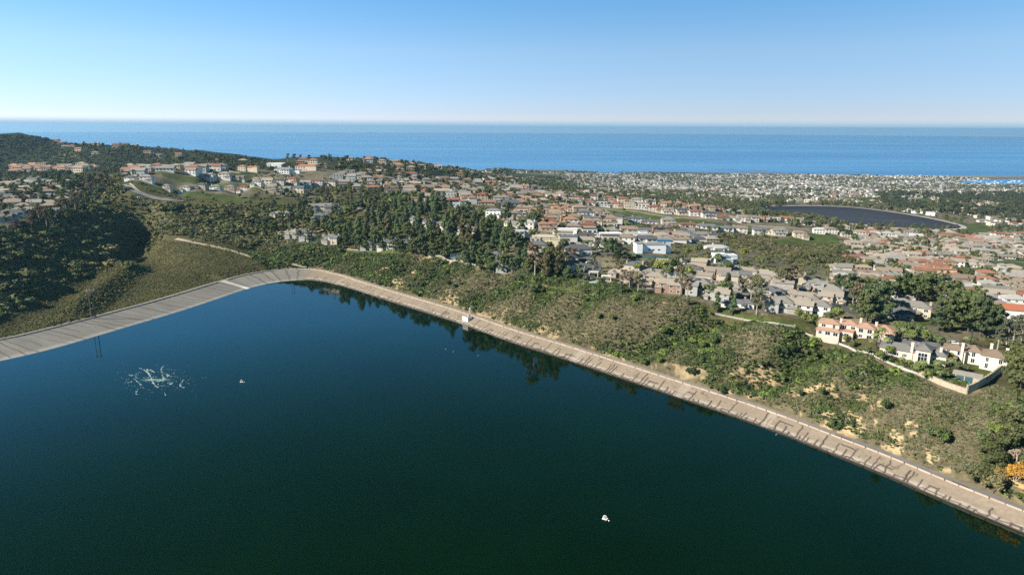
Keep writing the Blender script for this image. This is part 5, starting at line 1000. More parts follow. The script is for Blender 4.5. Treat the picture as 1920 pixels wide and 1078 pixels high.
print('tree mass', len(Pm))
# ---------------------------------------------------------------- things of the reservoir
def at_lining(px, py, z): return on_plane(px, py, z)[0]
# pump house on the lining
s0 = float(dist_polyline(*[on_plane(868, 603, 1.5)[0][i:i+1] for i in (0, 1)], WL)[1][0]); i0 = int(np.searchsorted(sfine, s0)); c = PF[i0]+NF[i0]*5.2; tx = np.array([NF[i0][1], -NF[i0][0]]); ang = math.atan2(tx[1], tx[0])+math.pi if False else math.atan2(tx[1], tx[0])
ang = math.atan2(-tx[1], -tx[0]); ang = math.atan2(NF[i0][1], NF[i0][0])-math.pi/2
ph = empty('pump_house', (c[0], c[1], 1.2), ang); tag(ph, 'small white concrete pump house with four dark openings on the bank lining', 'pump house')
m = MB(); m.box(-2.9, 2.9, -1.9, 1.9, -1.5, 3.2); m.build('wall', M_white, ph); m = MB(); m.box(-3.1, 3.1, -2.1, 2.1, 3.201, 3.45); m.box(-3.1, 3.1, -2.1, -1.95, 3.451, 3.75); m.build('roof', M_conc, ph)
for k, xx in enumerate((-2.2, -.9, .4, 1.7)): m = MB(); m.box(xx-.3, xx+.35, -1.99, -1.9, 1.3, 1.85); m.build('window', M_glass, ph)
m = MB(); m.box(2.9, 2.98, -.9, .4, .2, 2.4); m.build('door', M_metal, ph); m = MB(); m.box(-.4, 1.2, .2, 1.4, 3.452, 4.4); m.build('roof_vent', M_conc, ph)
m = MB(); 
g = at_lining(881, 588, LIN_Z); pl = empty('gauge_post', (g[0], g[1], LIN_Z)); tag(pl, 'white marker post beside the small white pump house', 'post'); m.tube((0, 0, -.3), (0, 0, 4.2), .16, .12, 8); m.build('post', M_white, pl); m = MB(); m.box(-.5, .5, -.12, .12, 3.6, 4.1); m.build('sign_panel', M_white, pl)
# twin-pole power line supports
M_pole = simple('pole_wood', (.17, .125, .095), .85, .3, 3.0)
def hframe(x, y, h, rz, label, gap=3.0, col=M_pole, top=M_white):
    e = empty('power_pole', (x, y, float(H(x, y))), rz); tag(e, label, 'power pole', 'wooden power line poles')
    for s_ in (-1, 1): m = MB(); m.tube((s_*gap/2, 0, -1), (s_*gap/2, 0, h), .24, .17, 8); m.build('pole', col, e)
    m = MB(); m.box(-gap, gap, -.15, .15, h-1.2, h-.9); m.build('crossarm', top, e)
    for k in (-1, 0, 1): m = MB(); m.tube((k*gap*.9, 0, h-.9), (k*gap*.9, 0, h+.1), .12, .08, 6); m.build('insulator', M_white, e)
    return e
pts = []
g = at_lining(176, 596, LIN_Z+.3); e0 = hframe(g[0], g[1], 20.5, R(25), 'tall twin wooden power pole with pale crossarm at the edge of the dam meadow', 2.4); pts.append((g[0], g[1], float(H(g[0], g[1]))+20.4))
for (a, b, h, lab) in [(307,440,15,'twin power pole standing by the bright bushes at the head of the meadow'), (60,402,14,'power pole among the eucalyptus trees of the western neighbourhood'), (545,478,13,'weathered power pole on the scrub slope above the far corner of the reservoir'), (622,470,13,'thin power pole on the scrub slope left of the lawn with the red car'), (268,392,13,'power pole in the wooded valley below the curved road')]:
    g = G1(a, b); hframe(g[0], g[1], h, R(30), lab, 2.0); pts.append((g[0], g[1], g[2]+h))
def wire(p, q, sag, label):
    P = [np.array(p)+(np.array(q)-np.array(p))*t-np.array([0, 0, sag*4*t*(1-t)]) for t in np.linspace(0, 1, 15)]; m = MB()
    for a, b in zip(P[:-1], P[1:]): m.tube(a, b, .045, n=3, cap=False)
    return tag(m.build('power_line', M_metal), label, 'power line')
wire(pts[1], pts[3], 5, 'sagging wire crossing the scrub from the valley pole to the far corner'); wire(pts[3], pts[4], 4, 'sagging wire crossing the scrub slope above the far corner of the reservoir'); wire(pts[5], pts[1], 3, 'sagging wire running down the wooded valley to the meadow')
# floating aerator rafts
def raft(px, py, rz, label, sc=1.0):
    g = on_plane(px, py, 0)[0]; e = empty('floating_raft', (g[0], g[1], 0), rz); e.scale = (sc,)*3; tag(e, label, 'raft', 'white rafts floating on the reservoir')
    m = MB(); m.box(-1.1, 1.1, -.9, .9, .12, .32); m.build('deck', M_metal, e)
    for s_ in (-1, 1): m = MB(); m.tube((-1.35, s_*.75, .1), (1.35, s_*.75, .1), .30, .30, 10); m.tube((1.35, s_*.75, .1), (1.75, s_*.75, .22), .30, .10, 10); m.build('float', M_white, e)
    m = MB(); n = 12; A = [(1.25*math.cos(math.pi*k/n), -.2, .3+1.5*math.sin(math.pi*k/n)) for k in range(n+1)]
    for a, b in zip(A[:-1], A[1:]): m.tube(a, b, .10, n=6, cap=False); m.tube((a[0], .6, a[2]), (b[0], .6, b[2]), .10, n=6, cap=False)
    for k in (3, 6, 9): m.tube(A[k], (A[k][0], .6, A[k][2]), .07, n=5)
    m.build('frame', M_white, e); m = MB(); m.box(-.5, .45, -.15, .5, .321, 1.1); m.build('motor_box', M_conc, e)
    m = MB(); m.tube((1.0, -.3, .5), (2.6, -1.1, .25), .12, .12, 8); m.build('boom', M_bglass, e); m = MB(); iv, fv = ico(2); m.add(iv*.38+np.array([2.8, -1.2, .2]), [tuple(f) for f in fv]); m.build('buoy', M_white, e)
raft(1134, 972, R(-25), 'white raft with hooped frame and a blue boom ending in a round buoy', .6); raft(453, 716, R(10), 'small white raft floating right of the bubbling foam patch', .55)
for (a, b) in [(850,659.5),(896,667),(835,655),(1455,815)]:
    g = on_plane(a, b, 0)[0]; m = MB(); iv, fv = ico(1); m.add(iv*np.array([.2,.12,.12])+np.array([0,0,.1]), [tuple(f) for f in fv]); m.add(iv*.1+np.array([.3,0,.32]), [tuple(f) for f in fv]); o = m.build('water_bird', M_white); o.location = tuple(g); tag(o, 'tiny white bird resting on the dark water near the east bank', 'bird', 'white birds on the reservoir')
# churning foam over the aeration line
rk = np.random.default_rng(12); V_, F_ = [], []; k = 0
def blob(x, y, s):
    global k
    n = 6; a0 = rk.uniform(0, 6.28); pts_ = [(x+s*rk.uniform(.5, 1.3)*math.cos(a0+6.283*j/n)*1.35, y+s*rk.uniform(.5, 1.3)*math.sin(a0+6.283*j/n), .0) for j in range(n)]
    V_.append((x, y, .05)); V_.extend(pts_); 
    for j in range(n): F_.append((k, k+1+j, k+1+(j+1) % n))
    k += n+1
def px2(a, b): p = on_plane(a, b, 0)[0]; return p[0], p[1]
streams = [((285,714),(283,706),(274,695),(262,690)), ((285,714),(290,722),(298,728),(296,720)), ((284,708),(278,700),(276,692)), ((308,712),(304,702),(302,690),(306,687)), ((305,712),(309,716),(302,718)), ((235,719),(245,716),(254,713)), ((250,704),(240,700),(246,705)), ((252,710),(258,716),(266,722),(262,722)), ((343,713),(336,724),(345,727)), ((338,724),(334,726)), ((258,730),(254,738),(260,740)), ((309,736),(310,741)), ((315,720),(325,718),(318,721)), ((290,698),(282,693)), ((318,704),(312,701),(315,707)),((268,708),(280,707),(295,706))]
for st in streams:
    P = chaikin(np.array([px2(*p) for p in st]), 2); P, _ = resample(P, .22); w_ = rk.uniform(.10, .30); ph_ = rk.uniform(0, 99)
    for ip, p in enumerate(P):
        for _ in range(1 + (vnoise(ip*.12+ph_, 0, 96) > .6)) if vnoise(ip*.25+ph_, 0, 95) > .36 else (): blob(p[0]+rk.normal()*w_, p[1]+rk.normal()*w_, rk.uniform(.06, .17))
for _ in range(1500):
    a, b = rk.normal(291, 30), rk.normal(712, 10); 
    if vnoise(a/7, b/3, 99) > .62: p = px2(a, b); blob(p[0], p[1], rk.uniform(.05, .14))
for _ in range(260):
    a, b = rk.uniform(225, 385), rk.normal(712, 17); 
    if vnoise(a/9, b/2.5, 97) > .70: p = px2(a, b); blob(p[0], p[1], rk.uniform(.04, .10))
Mf = simple('foam', (.72, .78, .74), .6, .1, 3.0); V_ = np.array(V_); V_[:, 2] += .012; fo = link('foam', np_mesh('foam', V_, np.array(F_), Mf)); tag(fo, 'white foam churning in broken streaks on the reservoir water', 'foam', kind='stuff')

# ---------------------------------------------------------------- covered reservoir
Mc, nt, b = mat('black_cover'); geo = nt.nodes.new('ShaderNodeNewGeometry'); mp = nt.nodes.new('ShaderNodeMapping'); mp.inputs['Rotation'].default_value = (0, 0, R(-24)); nt.links.new(geo.outputs['Position'], mp.inputs[0])
wv = nt.nodes.new('ShaderNodeTexWave'); wv.inputs['Scale'].default_value = .06; wv.inputs['Distortion'].default_value = 1.5; nt.links.new(mp.outputs[0], wv.inputs[0]); r_ = ramp(nt, wv.outputs['Fac'], [(.1, (.030,.032,.040)), (.9, (.044,.047,.057))]); nt.links.new(r_.outputs[0], b.inputs['Base Color']); b.inputs['Roughness'].default_value = .75; b.inputs['Specular IOR Level'].default_value = .1
cen = COVW.mean(0); CW = chaikin(np.vstack([COVW, COVW[:1]]), 2)[:-1]
def shrink(d): v = CW-cen; l = np.linalg.norm(v, axis=1)[:, None]; return cen+v*(1-d/l)
cr = empty('covered_reservoir', (cen[0], cen[1], -38)); tag(cr, 'oval reservoir sealed under a dark floating cover, ringed by a pale road', 'reservoir')
n = len(CW); top = np.c_[shrink(2)-cen, np.full(n, .4)]; low_ = np.c_[shrink(26)-cen, np.full(n, -4.0)]
Msl = simple('cover_slope', (.028, .030, .040), .85, .15, .05, .1)
m = MB(); m.add(np.vstack([top, low_]), [(i, (i+1) % n, n+(i+1) % n, n+i) for i in range(n)]); m.build('sloped_lining', Msl, cr)
m = MB(); fan = np.vstack([low_, [[0, 0, -4.0]]]); m.add(fan, [(i, (i+1) % n, n) for i in range(n)]); m.build('floating_cover', Mc, cr)
o1 = np.c_[shrink(2)-cen, np.full(n, .5)]; o2 = np.c_[shrink(-7)-cen, np.full(n, .5)]; o3 = np.c_[shrink(-12)-cen, np.full(n, -3.0)]
m = MB(); m.add(np.vstack([o1, o2, o3]), [(i, (i+1) % n, n+(i+1) % n, n+i) for i in range(n)]+[(n+i, n+(i+1) % n, 2*n+(i+1) % n, 2*n+i) for i in range(n)]); m.build('ring_road', simple('pale_concrete', (.36,.34,.31), .9, .15, .1), cr)
a_ = np.linspace(0, 1, 30); i_a, i_b = np.argmin(CW[:, 0]), np.argmax(CW[:, 0]); m = MB()
pa, pb = low_[i_a], low_[i_b]; d_ = pb-pa; nn_ = np.array([-d_[1], d_[0], 0])/np.linalg.norm(d_); 
for off in (34, -20): m.add([pa+nn_*(off-.7)+d_*.06+[0,0,.25], pb+nn_*(off*.2-.7)-d_*.10+[0,0,.25], pb+nn_*(off*.2+.7)-d_*.10+[0,0,.25], pa+nn_*(off+.7)+d_*.06+[0,0,.25]], [(0,1,2,3)])
m.build('sand_tube', simple('pale_tube', (.16,.165,.18), .9, .1, .1), cr)
for q_, (a, b, L, w_, h_) in enumerate([(1700,397,18,9,5),(1718,400,22,10,6),(1744,404,16,10,7),(1676,392,12,8,4)]):
    g = G1(a, b); e = empty('utility_building', tuple(g), -.5); m = MB(); m.box(-L/2, L/2, -w_/2, w_/2, -3, h_); m.build('wall', M_white, e); m = MB(); m.box(-L/2-.4, L/2+.4, -w_/2-.4, w_/2+.4, h_+.002, h_+.4); m.build('roof', M_conc, e)
    m = MB(); m.box(-1.4, 1.4, -w_/2-.08, -w_/2-.002, 0, 2.6); m.build('door', M_metal, e)
    tag(e, ['longest low white utility building beside the covered reservoir, left of the pair', 'broad white utility building in the middle of those along the covered reservoir', 'tall white utility block at the right of the covered reservoir bank', 'small white utility shed left of the others along the covered reservoir'][q_], 'building', 'white utility buildings by the covered reservoir')

# ---------------------------------------------------------------- rim walls, pools, terraces
M_trim2 = simple('weathered_white', (.46, .43, .38), .85, .35, 1.2)
def wall_line(pix, h, th, mat_, label, name='garden_wall', cat='wall', posts=0, cap=None, lift=0):
    e_ = np.array([G1(a, b)[:2] for a, b in pix]); P, t = resample(chaikin(e_, 1), 2.0); N = normals(P); z = H(P[:, 0], P[:, 1])+lift; z = np.convolve(np.pad(z, 2, 'edge'), np.ones(5)/5, 'valid')
    FLOOR.extend([(p[0]+dx_, p[1]+dy_, .9) for p in P for dx_, dy_ in ((0, 0), (-.7, -1.0))])
    c0 = np.array([P[0][0], P[0][1], z[0]]); root = empty(name, tuple(c0)); tag(root, label, cat); m = MB(); n = len(P)
    L = np.c_[P+N*th/2, z]-c0; Rr = np.c_[P-N*th/2, z]-c0; up = np.array([0, 0, h]); dn = np.array([0, 0, -2.0]); v = np.vstack([L+dn, L+up, Rr+up, Rr+dn]); f = []
    for i in range(n-1): f += [(i, i+1, n+i+1, n+i), (n+i, n+i+1, 2*n+i+1, 2*n+i), (2*n+i, 2*n+i+1, 3*n+i+1, 3*n+i)]
    f += [(0, n, 2*n, 3*n), (n-1, 4*n-1, 3*n-1, 2*n-1)]; m.add(v, f); m.build('wall_panel', mat_, root)
    if posts:
        s_ = 0
        while s_ < t[-1]:
            i = min(int(s_/2.0), n-1); q = L[i]*.5+Rr[i]*.5; m = MB(); m.box(q[0]-.28, q[0]+.28, q[1]-.28, q[1]+.28, q[2]-1.5, q[2]+h+.45); m.build('pillar', mat_, root); s_ += posts
    if cap: m = MB(); v = np.vstack([L+up*1.003+N[0].tolist()[0]*0, Rr+up*1.003]); v[:n, :2] += N*.12; v[n:, :2] -= N*.12; v[:, 2] += .12; m.add(v, [(i, i+1, n+i+1, n+i) for i in range(n-1)]); m.build('coping', cap, root)
    return root
wall_line([(1722,704),(1742,712),(1762,722),(1785,730),(1808,738),(1812,739)], 2.3, .5, M_stone, 'tan stone retaining wall facing the scrub at the tip of the walled lawn', posts=12, cap=M_stone)
wall_line([(1812,739),(1835,728),(1860,710),(1882,694),(1884,686)], 3.4, .5, M_stone, 'tall buttressed tan stone wall climbing the right side of the walled lawn', posts=4.2, cap=M_stone)
wall_line([(1572,646),(1600,655),(1635,668),(1660,680),(1690,690),(1722,703)], 0.9, .3, M_trim2, 'white balustrade wall running along the rim below the peach villa', posts=7)
wall_line([(1508,624),(1522,632),(1545,640),(1572,646)], 0.8, .3, M_trim2, 'short white railing wall left of the peach villa', posts=4)
wall_line([(1333,588),(1352,592),(1380,598),(1412,604)], 0.8, .25, M_conc, 'low pale garden wall above the bright green lawn', posts=9)
wall_line([(1420,606),(1450,608),(1490,614)], 1.0, .3, M_conc, 'low grey wall below the terrace of townhouses', posts=9)
wall_line([(802,478),(820,481),(850,489),(872,494),(900,503)], 1.1, .3, M_conc, 'long pale wall beside the tennis courts under the pines', posts=8)
wall_line([(644,466),(660,469),(672,470)], 0.7, .3, M_conc, 'short pale wall on the lawn beside the red car')
wall_line([(1170,478),(1205,483),(1260,488),(1330,494)], 1.8, .3, simple('green_fence_cloth', (.04,.10,.09), .9, .2, .5), 'long dark green screened fence in front of the plain white cubic house', 'screen_fence', 'fence', posts=12)
wall_line([(1892,906),(1908,912),(1925,920)], 1.6, .35, simple('ochre_wall', (.46,.30,.13), .9, .2, .8), 'ochre garden wall with pillars under the orange leaved trees', posts=4)
wall_line([(1100,386),(1200,398),(1300,411),(1400,420),(1500,430),(1570,436)], 0.5, .3, M_conc, 'pale wall along the crest of the long grass bank')
wall_line([(240,341),(300,352),(370,357),(440,362),(520,364),(590,367)], 0.7, .4, M_stone, 'pale wall edging the lower grass terrace of the western hill'); wall_line([(310,320),(340,328),(400,339),(480,344),(560,350),(640,351)], 0.6, .4, M_stone, 'pale wall edging the upper grass terrace of the western hill')
wall_line([(410,320),(440,325),(480,328)], 2.2, .6, M_stone, 'tan retaining wall below the hilltop terracotta house')
# tennis courts
for a, b, lab in [(818,478,'blue fenced tennis court left of the other, under the pines'), (862,486,'blue fenced tennis court nearer the round pines')]:
    g = G1(a, b); e = empty('tennis_court', tuple(g), R(-22)); tag(e, lab, 'tennis court', 'tennis courts in the grove'); m = MB(); m.box(-9, 9, 2, 14, -1, .25); m.build('court_surface', simple('court_blue', (.10,.16,.20), .9, .1, .3), e)
    for xx in np.arange(-9, 9.1, 3): m = MB(); m.tube((xx, 2, -1), (xx, 2, 3.2), .09, n=5); m.build('post', M_metal, e)
    m = MB(); [m.box(-9, 9, 1.97, 2.03, zz, zz+.07) for zz in (.6, 1.4, 2.2, 3.1)]; m.build('fence', simple('blue_rail', (.25,.38,.48), .7, .1, 1), e)
# swimming pool terrace
g = G1(1112, 531); pe = empty('swimming_pool', (g[0], g[1], g[2]+1.0), R(-14)); tag(pe, 'turquoise swimming pool on a paved terrace between the cul-de-sac and the decked houses', 'swimming pool')
m = MB(); m.box(-9, 12, -4.5, 7, -3, 0); m.build('terrace', M_conc, pe); m = MB(); m.box(-6, 4.5, -2.2, 2.2, .004, .05); m.build('pool_rim', M_trim, pe); m = MB(); m.box(-5.6, 4.1, -1.8, 1.8, .051, .09); m.build('pool_water', M_pool, pe)
m = MB(); 
for j in range(15): m.box(-8.9+j*1.45, -8.8+j*1.45, -4.45, -4.35, 0, 1.1)
m.box(-9, 12, -4.45, -4.38, 1.101, 1.17); m.build('railing', M_metal, pe)
for k_, (a, b, lab) in enumerate([(1137,528,'white pergola over the right end of the pool terrace'), (1113,520,'white pergola behind the turquoise swimming pool')]):
    q = G1(a, b); e = empty('pergola', (q[0], q[1], q[2]+1.2), R(-14)); tag(e, lab, 'pergola', 'pergolas by the pool'); 
    for (x, y) in ((-3, -1.8), (3, -1.8), (-3, 1.8), (3, 1.8)): m = MB(); m.tube((x, y, -2), (x, y, 2.6), .16, n=6); m.build('post', M_white, e)
    m = MB(); m.box(-3.5, 3.5, -2.2, 2.2, 2.601, 2.72); [m.box(x-.08, x+.08, -2.5, 2.5, 2.722, 2.9) for x in np.arange(-3.2, 3.3, .8)]; m.build('canopy', M_white, e)
# pool house and walled lawn
g = G1(1812, 716); e = empty('pool_house', (g[0], g[1], g[2]+.3), R(-38)); tag(e, 'low glazed pool house in the walled lawn below the cream mansion', 'pool house'); m = MB(); m.box(-5, 5, -1.5, 3.5, -3, 2.9); m.build('wall', M_stone, e); m = MB(); m.box(-5.4, 5.4, -1.9, 3.9, 2.901, 3.15); m.build('roof', M_conc, e)
for x in (-2.6, .6): m = MB(); m.box(x-1.3, x+1.5, -1.62, -1.501, .3, 2.5); m.build('glass_wall', M_bglass, e)
g = G1(1160, 560)
# ---------------------------------------------------------------- cars
def car_proto(van=False):
    e = bpy.data.objects.new('parked_car', None); COL.objects.link(e); e.location = (0, 0, -500); M_paint = simple('car_paint', (1,1,1), .35, .05, 1, .6, True); M_tyre = simple('rubber', (.02,.02,.02), .9, .1, 2)
    prof = [(-2.2,.35),(-2.25,.8),(-2.1,.95),(-1.2 if not van else -2.0,1.02),(2.0,.95),(2.25,.75),(2.2,.35)]; m = MB(); n = len(prof); v = [(x, -.88, z) for x, z in prof]+[(x, .88, z) for x, z in prof]; m.add(v, [tuple(range(n)), tuple(range(2*n-1, n-1, -1))]+[(i, n+i, n+(i+1) % n, (i+1) % n) for i in range(n)]); kid(e, m.build('body', M_paint, e))
    m = MB(); t = 1.48 if not van else 1.9; m.add([(-1.7,-.8,.98),(1.2,-.8,.98),(1.2,.8,.98),(-1.7,.8,.98),(-1.2,-.66,t),(.5,-.66,t),(.5,.66,t),(-1.2,.66,t)], [(0,1,5,4),(1,2,6,5),(2,3,7,6),(3,0,4,7)]); kid(e, m.build('window', M_glass, e)); m = MB(); m.box(-1.2, .5, -.66, .66, t+.003, t+.06); kid(e, m.build('roof', M_paint, e))
    for x in (-1.4, 1.4):
        for y in (-.86, .86): m = MB(); m.tube((x, y-.12, .33), (x, y+.12, .33), .34, n=12); kid(e, m.build('wheel', M_tyre, e))
    return e
CP = [car_proto(), car_proto(True)]
CARS = [(1104,494,.3,'white'),(1096,503,1.2,'silver'),(1118,503,1.6,'dark'),(1075,500,.2,'white'),(1088,490,.1,'dark'),(1568,578,.2,'dark'),(1600,582,.6,'silver'),(1583,574,1.2,'dark'),(1770,648,-.5,'silver'),(1808,652,-.5,'black'),(1788,646,-.6,'white'),(1752,640,-.4,'silver'),(1670,566,.2,'yellow'),(1674,568,.3,'yellow'),(652,465,.1,'red'),(658,466,.1,'red'),(664,468,.1,'red'),(1350,548,.2,'white'),(1385,556,.4,'dark'),(1265,545,.1,'white'),
  (1290,532,.3,'silver'),(1410,538,.2,'white'),(1450,556,.3,'silver'),(1506,566,.2,'dark'),(1208,540,.4,'dark'),(1330,528,.1,'white'),(1022,392,1.2,'white'),(1040,384,1.3,'dark'),(1240,540,.3,'white'),(1650,565,.6,'white'),(1690,572,.2,'silver'),(1620,545,.5,'white'),(262,372,.8,'white'),(1152,474,.2,'white'),(1170,468,.3,'dark'),(1102,480,.1,'silver'),(1012,400,1.2,'white'),(1730,540,.3,'white'),(1640,530,.3,'dark')]
for st in STREETS:
    for _ in range(max(1, int(len(st)*6/75))):
        if len(CARS) > 110: break
        i_ = rng.integers(2, len(st)-2); d_ = st[i_+1]-st[i_-1]; a_ = math.atan2(d_[1], d_[0]); p_ = st[i_]+np.array([-math.sin(a_), math.cos(a_)])*rng.choice([-2.1, 2.1]); q_ = project([[p_[0], p_[1], H(p_[0], p_[1])]])
        CARS.append((float(q_[0][0]), float(q_[1][0]), a_, random.choice(['white','silver','dark','white','black']), p_))
PAINT = dict(white=(.75,.75,.75), silver=(.35,.36,.38), dark=(.05,.055,.07), black=(.015,.015,.018), yellow=(.72,.48,.03), red=(.40,.05,.03)); CARL = []
for i, (a, b, rz, c_, *w_) in enumerate(CARS):
    g = G1(a, b) if not w_ else np.array([w_[0][0], w_[0][1], H(*w_[0])]); src = CP[i % 5 == 3]; r = src.copy(); COL.objects.link(r); r.name = 'parked_car'; r.location = (g[0], g[1], g[2]+.3); r.rotation_euler = (0, 0, rz)
    for ch in KIDS[src.name]: d = ch.copy(); COL.objects.link(d); d.parent = r; d.color = (*PAINT[c_], 1)
    r['category'] = 'car'; CARL.append((r, c_, a, b, i % 5 == 3))
for p_ in CP:
    for ch in KIDS[p_.name]: bpy.data.objects.remove(ch, do_unlink=True)
    bpy.data.objects.remove(p_, do_unlink=True)
# ---------------------------------------------------------------- sea things
M_rock = simple('breakwater_rock', (.10,.095,.09), .95, .4, .2)
def jetty(pix, label, w_=9, z1=3.2):
    P = np.array([on_plane(a, b, SEA)[0][:2] for a, b in pix]); P, _ = resample(P, 14); N = normals(P); m = MB(); n = len(P); v = []
    for p, nn in zip(P, N):
        for o_, z_ in ((-w_, -2), (-w_*.4, z1*rng.uniform(.6, 1.2)), (w_*.4, z1*rng.uniform(.6, 1.2)), (w_, -2)): v.append((p[0]+nn[0]*o_+rng.normal()*1.5, p[1]+nn[1]*o_+rng.normal()*1.5, SEA+z_))
    m.add(v, [(i*4+j, i*4+j+1, i*4+j+5, i*4+j+4) for i in range(n-1) for j in range(3)]+[(0,1,2,3), (4*n-1,4*n-2,4*n-3,4*n-4)]); o = m.build('breakwater', M_rock); tag(o, label, 'breakwater')
jetty([(1338,317.8),(1380,319.4),(1440,321.6)], 'long dark rock breakwater running out into the sea'); jetty([(1378,322.8),(1440,324.6),(1500,326.2)], 'dark rock breakwater nearer the shore, behind the longer one', 8)
def boat_proto():
    e = bpy.data.objects.new('moored_boat', None); COL.objects.link(e); st = [(-6,1.6,1.2),(-3,2.1,1.1),(1,2.0,1.2),(4.5,1.1,1.5),(6.5,.05,1.8)]; m = MB(); v = []
    for x, w_, h in st: v += [(x, -w_, h), (x, -w_*.6, -.4), (x, w_*.6, -.4), (x, w_, h)]
    f = [(i*4+j, i*4+j+1, i*4+j+5, i*4+j+4) for i in range(4) for j in range(4) if j < 3]+[(i*4+3, i*4, i*4+4, i*4+7) for i in range(4)]+[(3,2,1,0)]; m.add(v, f); kid(e, m.build('hull', M_white, e)); m = MB(); m.box(-3, 1.5, -1.3, 1.3, 1.15, 2.4); kid(e, m.build('cabin', M_white, e)); m = MB(); m.tube((.5, 0, 1), (.5, 0, 13), .16, .1, 6); kid(e, m.build('mast', M_metal, e)); return e
bp = boat_proto()
for i in range(46):
    while True:
        a, b = rng.uniform(1815, 1918), rng.uniform(338.8, 346.5)
        if inpoly(np.array([a]), np.array([b]), BAY)[0]: break
    g = on_plane(a, b, SEA+.2)[0]; r = bp.copy(); COL.objects.link(r); r.name = 'moored_boat'; r.location = (g[0], g[1], SEA+.3); r.rotation_euler = (0, 0, 2.4+rng.normal()*.3); s_ = rng.uniform(.5, 1.0); r.scale = (s_,)*3; tag(r, 'white sailing boat moored in the distant harbour at the right', 'boat', 'boats moored in the distant harbour')
    for ch in KIDS[bp.name]: d = ch.copy(); COL.objects.link(d); d.parent = r
for ch in KIDS[bp.name]: bpy.data.objects.remove(ch, do_unlink=True)
bpy.data.objects.remove(bp, do_unlink=True)
bay = MB(); n = len(BAYW); bm = bmesh.new(); cc_ = BAYW.mean(0); bm.faces.new([bm.verts.new((*(cc_+(p-cc_)*1.03), SEA+.3)) for p in BAYW]); bmesh.ops.triangulate(bm, faces=bm.faces[:]); me = bpy.data.meshes.new('bay_water'); bm.to_mesh(me); bm.free()
if me.polygons[0].normal.z < 0: me.flip_normals()
me.materials.append(M_sea); tag(link('bay_water', me), kind='structure')
# floodlight masts of the playing field
for (a, b, lab) in [(1706,388,'tall floodlight mast at the left of the far green playing field'), (1714,389,'second floodlight mast beside the far green playing field'), (1756,393,'floodlight mast at the right edge of the far green playing field')]:
    g = G1(a, b); e = empty('floodlight_mast', tuple(g)); tag(e, lab, 'light mast', 'floodlight masts of the playing field'); m = MB(); m.tube((0, 0, -1), (0, 0, 26), .45, .3, 8); m.build('mast', M_metal, e); m = MB(); m.box(-2, 2, -.4, .4, 26.002, 28); m.build('lamp_head', M_white, e)
# remove the house prototypes
def rm(o):
    for ch in KIDS.get(o.name, []): rm(ch)
    bpy.data.objects.remove(o, do_unlink=True)
for p_ in PROTO.values(): rm(p_['root'])
# ---------------------------------------------------------------- scrub, chaparral and distant woods
def put(P, s, tint, idx, name, label, coll=BUSH, sz=None, sink=.12):
    z = H(P[:, 0], P[:, 1]) - s*sink; scl = np.stack([s, s*rng.uniform(.8, 1.2, len(s)), s*(sz if sz is not None else rng.uniform(.7, 1.15, len(s)))], 1)
    return scatter(name, np.c_[P, z], rng.uniform(0, 6.28, len(P)), scl, idx, tint, coll, label)
def infr(P, pad=60):
    z = H(P[:, 0], P[:, 1]); px, py, zf = project(np.c_[P, z]); return (px > -pad) & (px < 1920+pad*2.5) & (py < 1078+pad) & (zf > 5), px, py
def tints(cols, pick, var=.25):
    return np.array(cols)[pick]*1.28*(1+(rng.random((len(pick), 1))-.5)*2*var)
# 1. slope above the east bank
P = jitter_area(-260, 330, 110, 720, .92); DDp, SSp, SDp = dist_polyline(P[:, 0], P[:, 1], WL); T_ = DDp*SDp-lin_w(SSp)-ROAD_W
ok = (T_ > 1.2) & (SSp > 588) & (T_ < 60); P = P[ok]; SSp = SSp[ok]; T_ = T_[ok]; f, px, py = infr(P); P, SSp, T_, px, py = P[f], SSp[f], T_[f], px[f], py[f]
nA = fbm(P[:, 0]/26, P[:, 1]/26, 3, 200); nB = fbm(P[:, 0]/7, P[:, 1]/7, 3, 201)
gl = np.zeros(len(P))
for s0, wd, dp, t0, t1, lean in [(688,9,5,6,50,.25),(727,7,4,0,46,-.2),(790,8,4.5,4,44,.1),(838,7,4,2,46,.1),(935,20,12,-2,62,.75),(1008,13,9,2,58,.35),(1046,9,4.5,5,50,.2),(875,8,4,2,40,.3)]:
    ss = SSp-s0-lean*(T_-20); gl = np.maximum(gl, np.exp(-(ss/wd)**2)*dp/12)
lush = np.clip((nA-.40)*2.6 + gl*1.1 + smooth(700, 600, SSp)*.65 + smooth(26, 44, T_)*.22 + smooth(1085, 1130, SSp)*.7, 0, 1)
bare_m = np.zeros(len(P), bool)
for p, c in DIRT: bare_m |= inpoly(px+(nB-.5)*26, py+(nB-.5)*13, p)
lawn_m = np.zeros(len(P), bool)
for p in LAWNS: lawn_m |= inpoly(px, py, p)
dens = np.where(bare_m, .40+.45*(nB > .45), .9) * np.where(T_ < 3, .45, 1)
fan = inpoly(px, py, [(1205,680),(1250,680),(1325,692),(1330,712),(1290,712),(1240,700)]); dens[fan] = .01; dens[lawn_m] = 0
k = (rng.random(len(P)) < dens) & clear_of(P, FLOOR, .6); P, lush, T_, SSp, nB = P[k], lush[k], T_[k], SSp[k], nB[k]
s = (.48+rng.random(len(P))**2*.62)*(1+lush*.8); big = rng.random(len(P)) < (.012+.11*lush**1.5); s[big] *= rng.uniform(1.5, 2.5, big.sum())
COLS = [(.105,.098,.066),(.085,.088,.044),(.060,.075,.030),(.045,.062,.024),(.075,.10,.028),(.115,.095,.072),(.034,.05,.022),(.13,.125,.095)]
pk = np.where(rng.random(len(P)) < lush, rng.choice([2,3,3,6,4,1], len(P)), rng.choice([0,1,5,0,7,1,2], len(P))); pk[big] = rng.choice([3,2,6,4], big.sum())
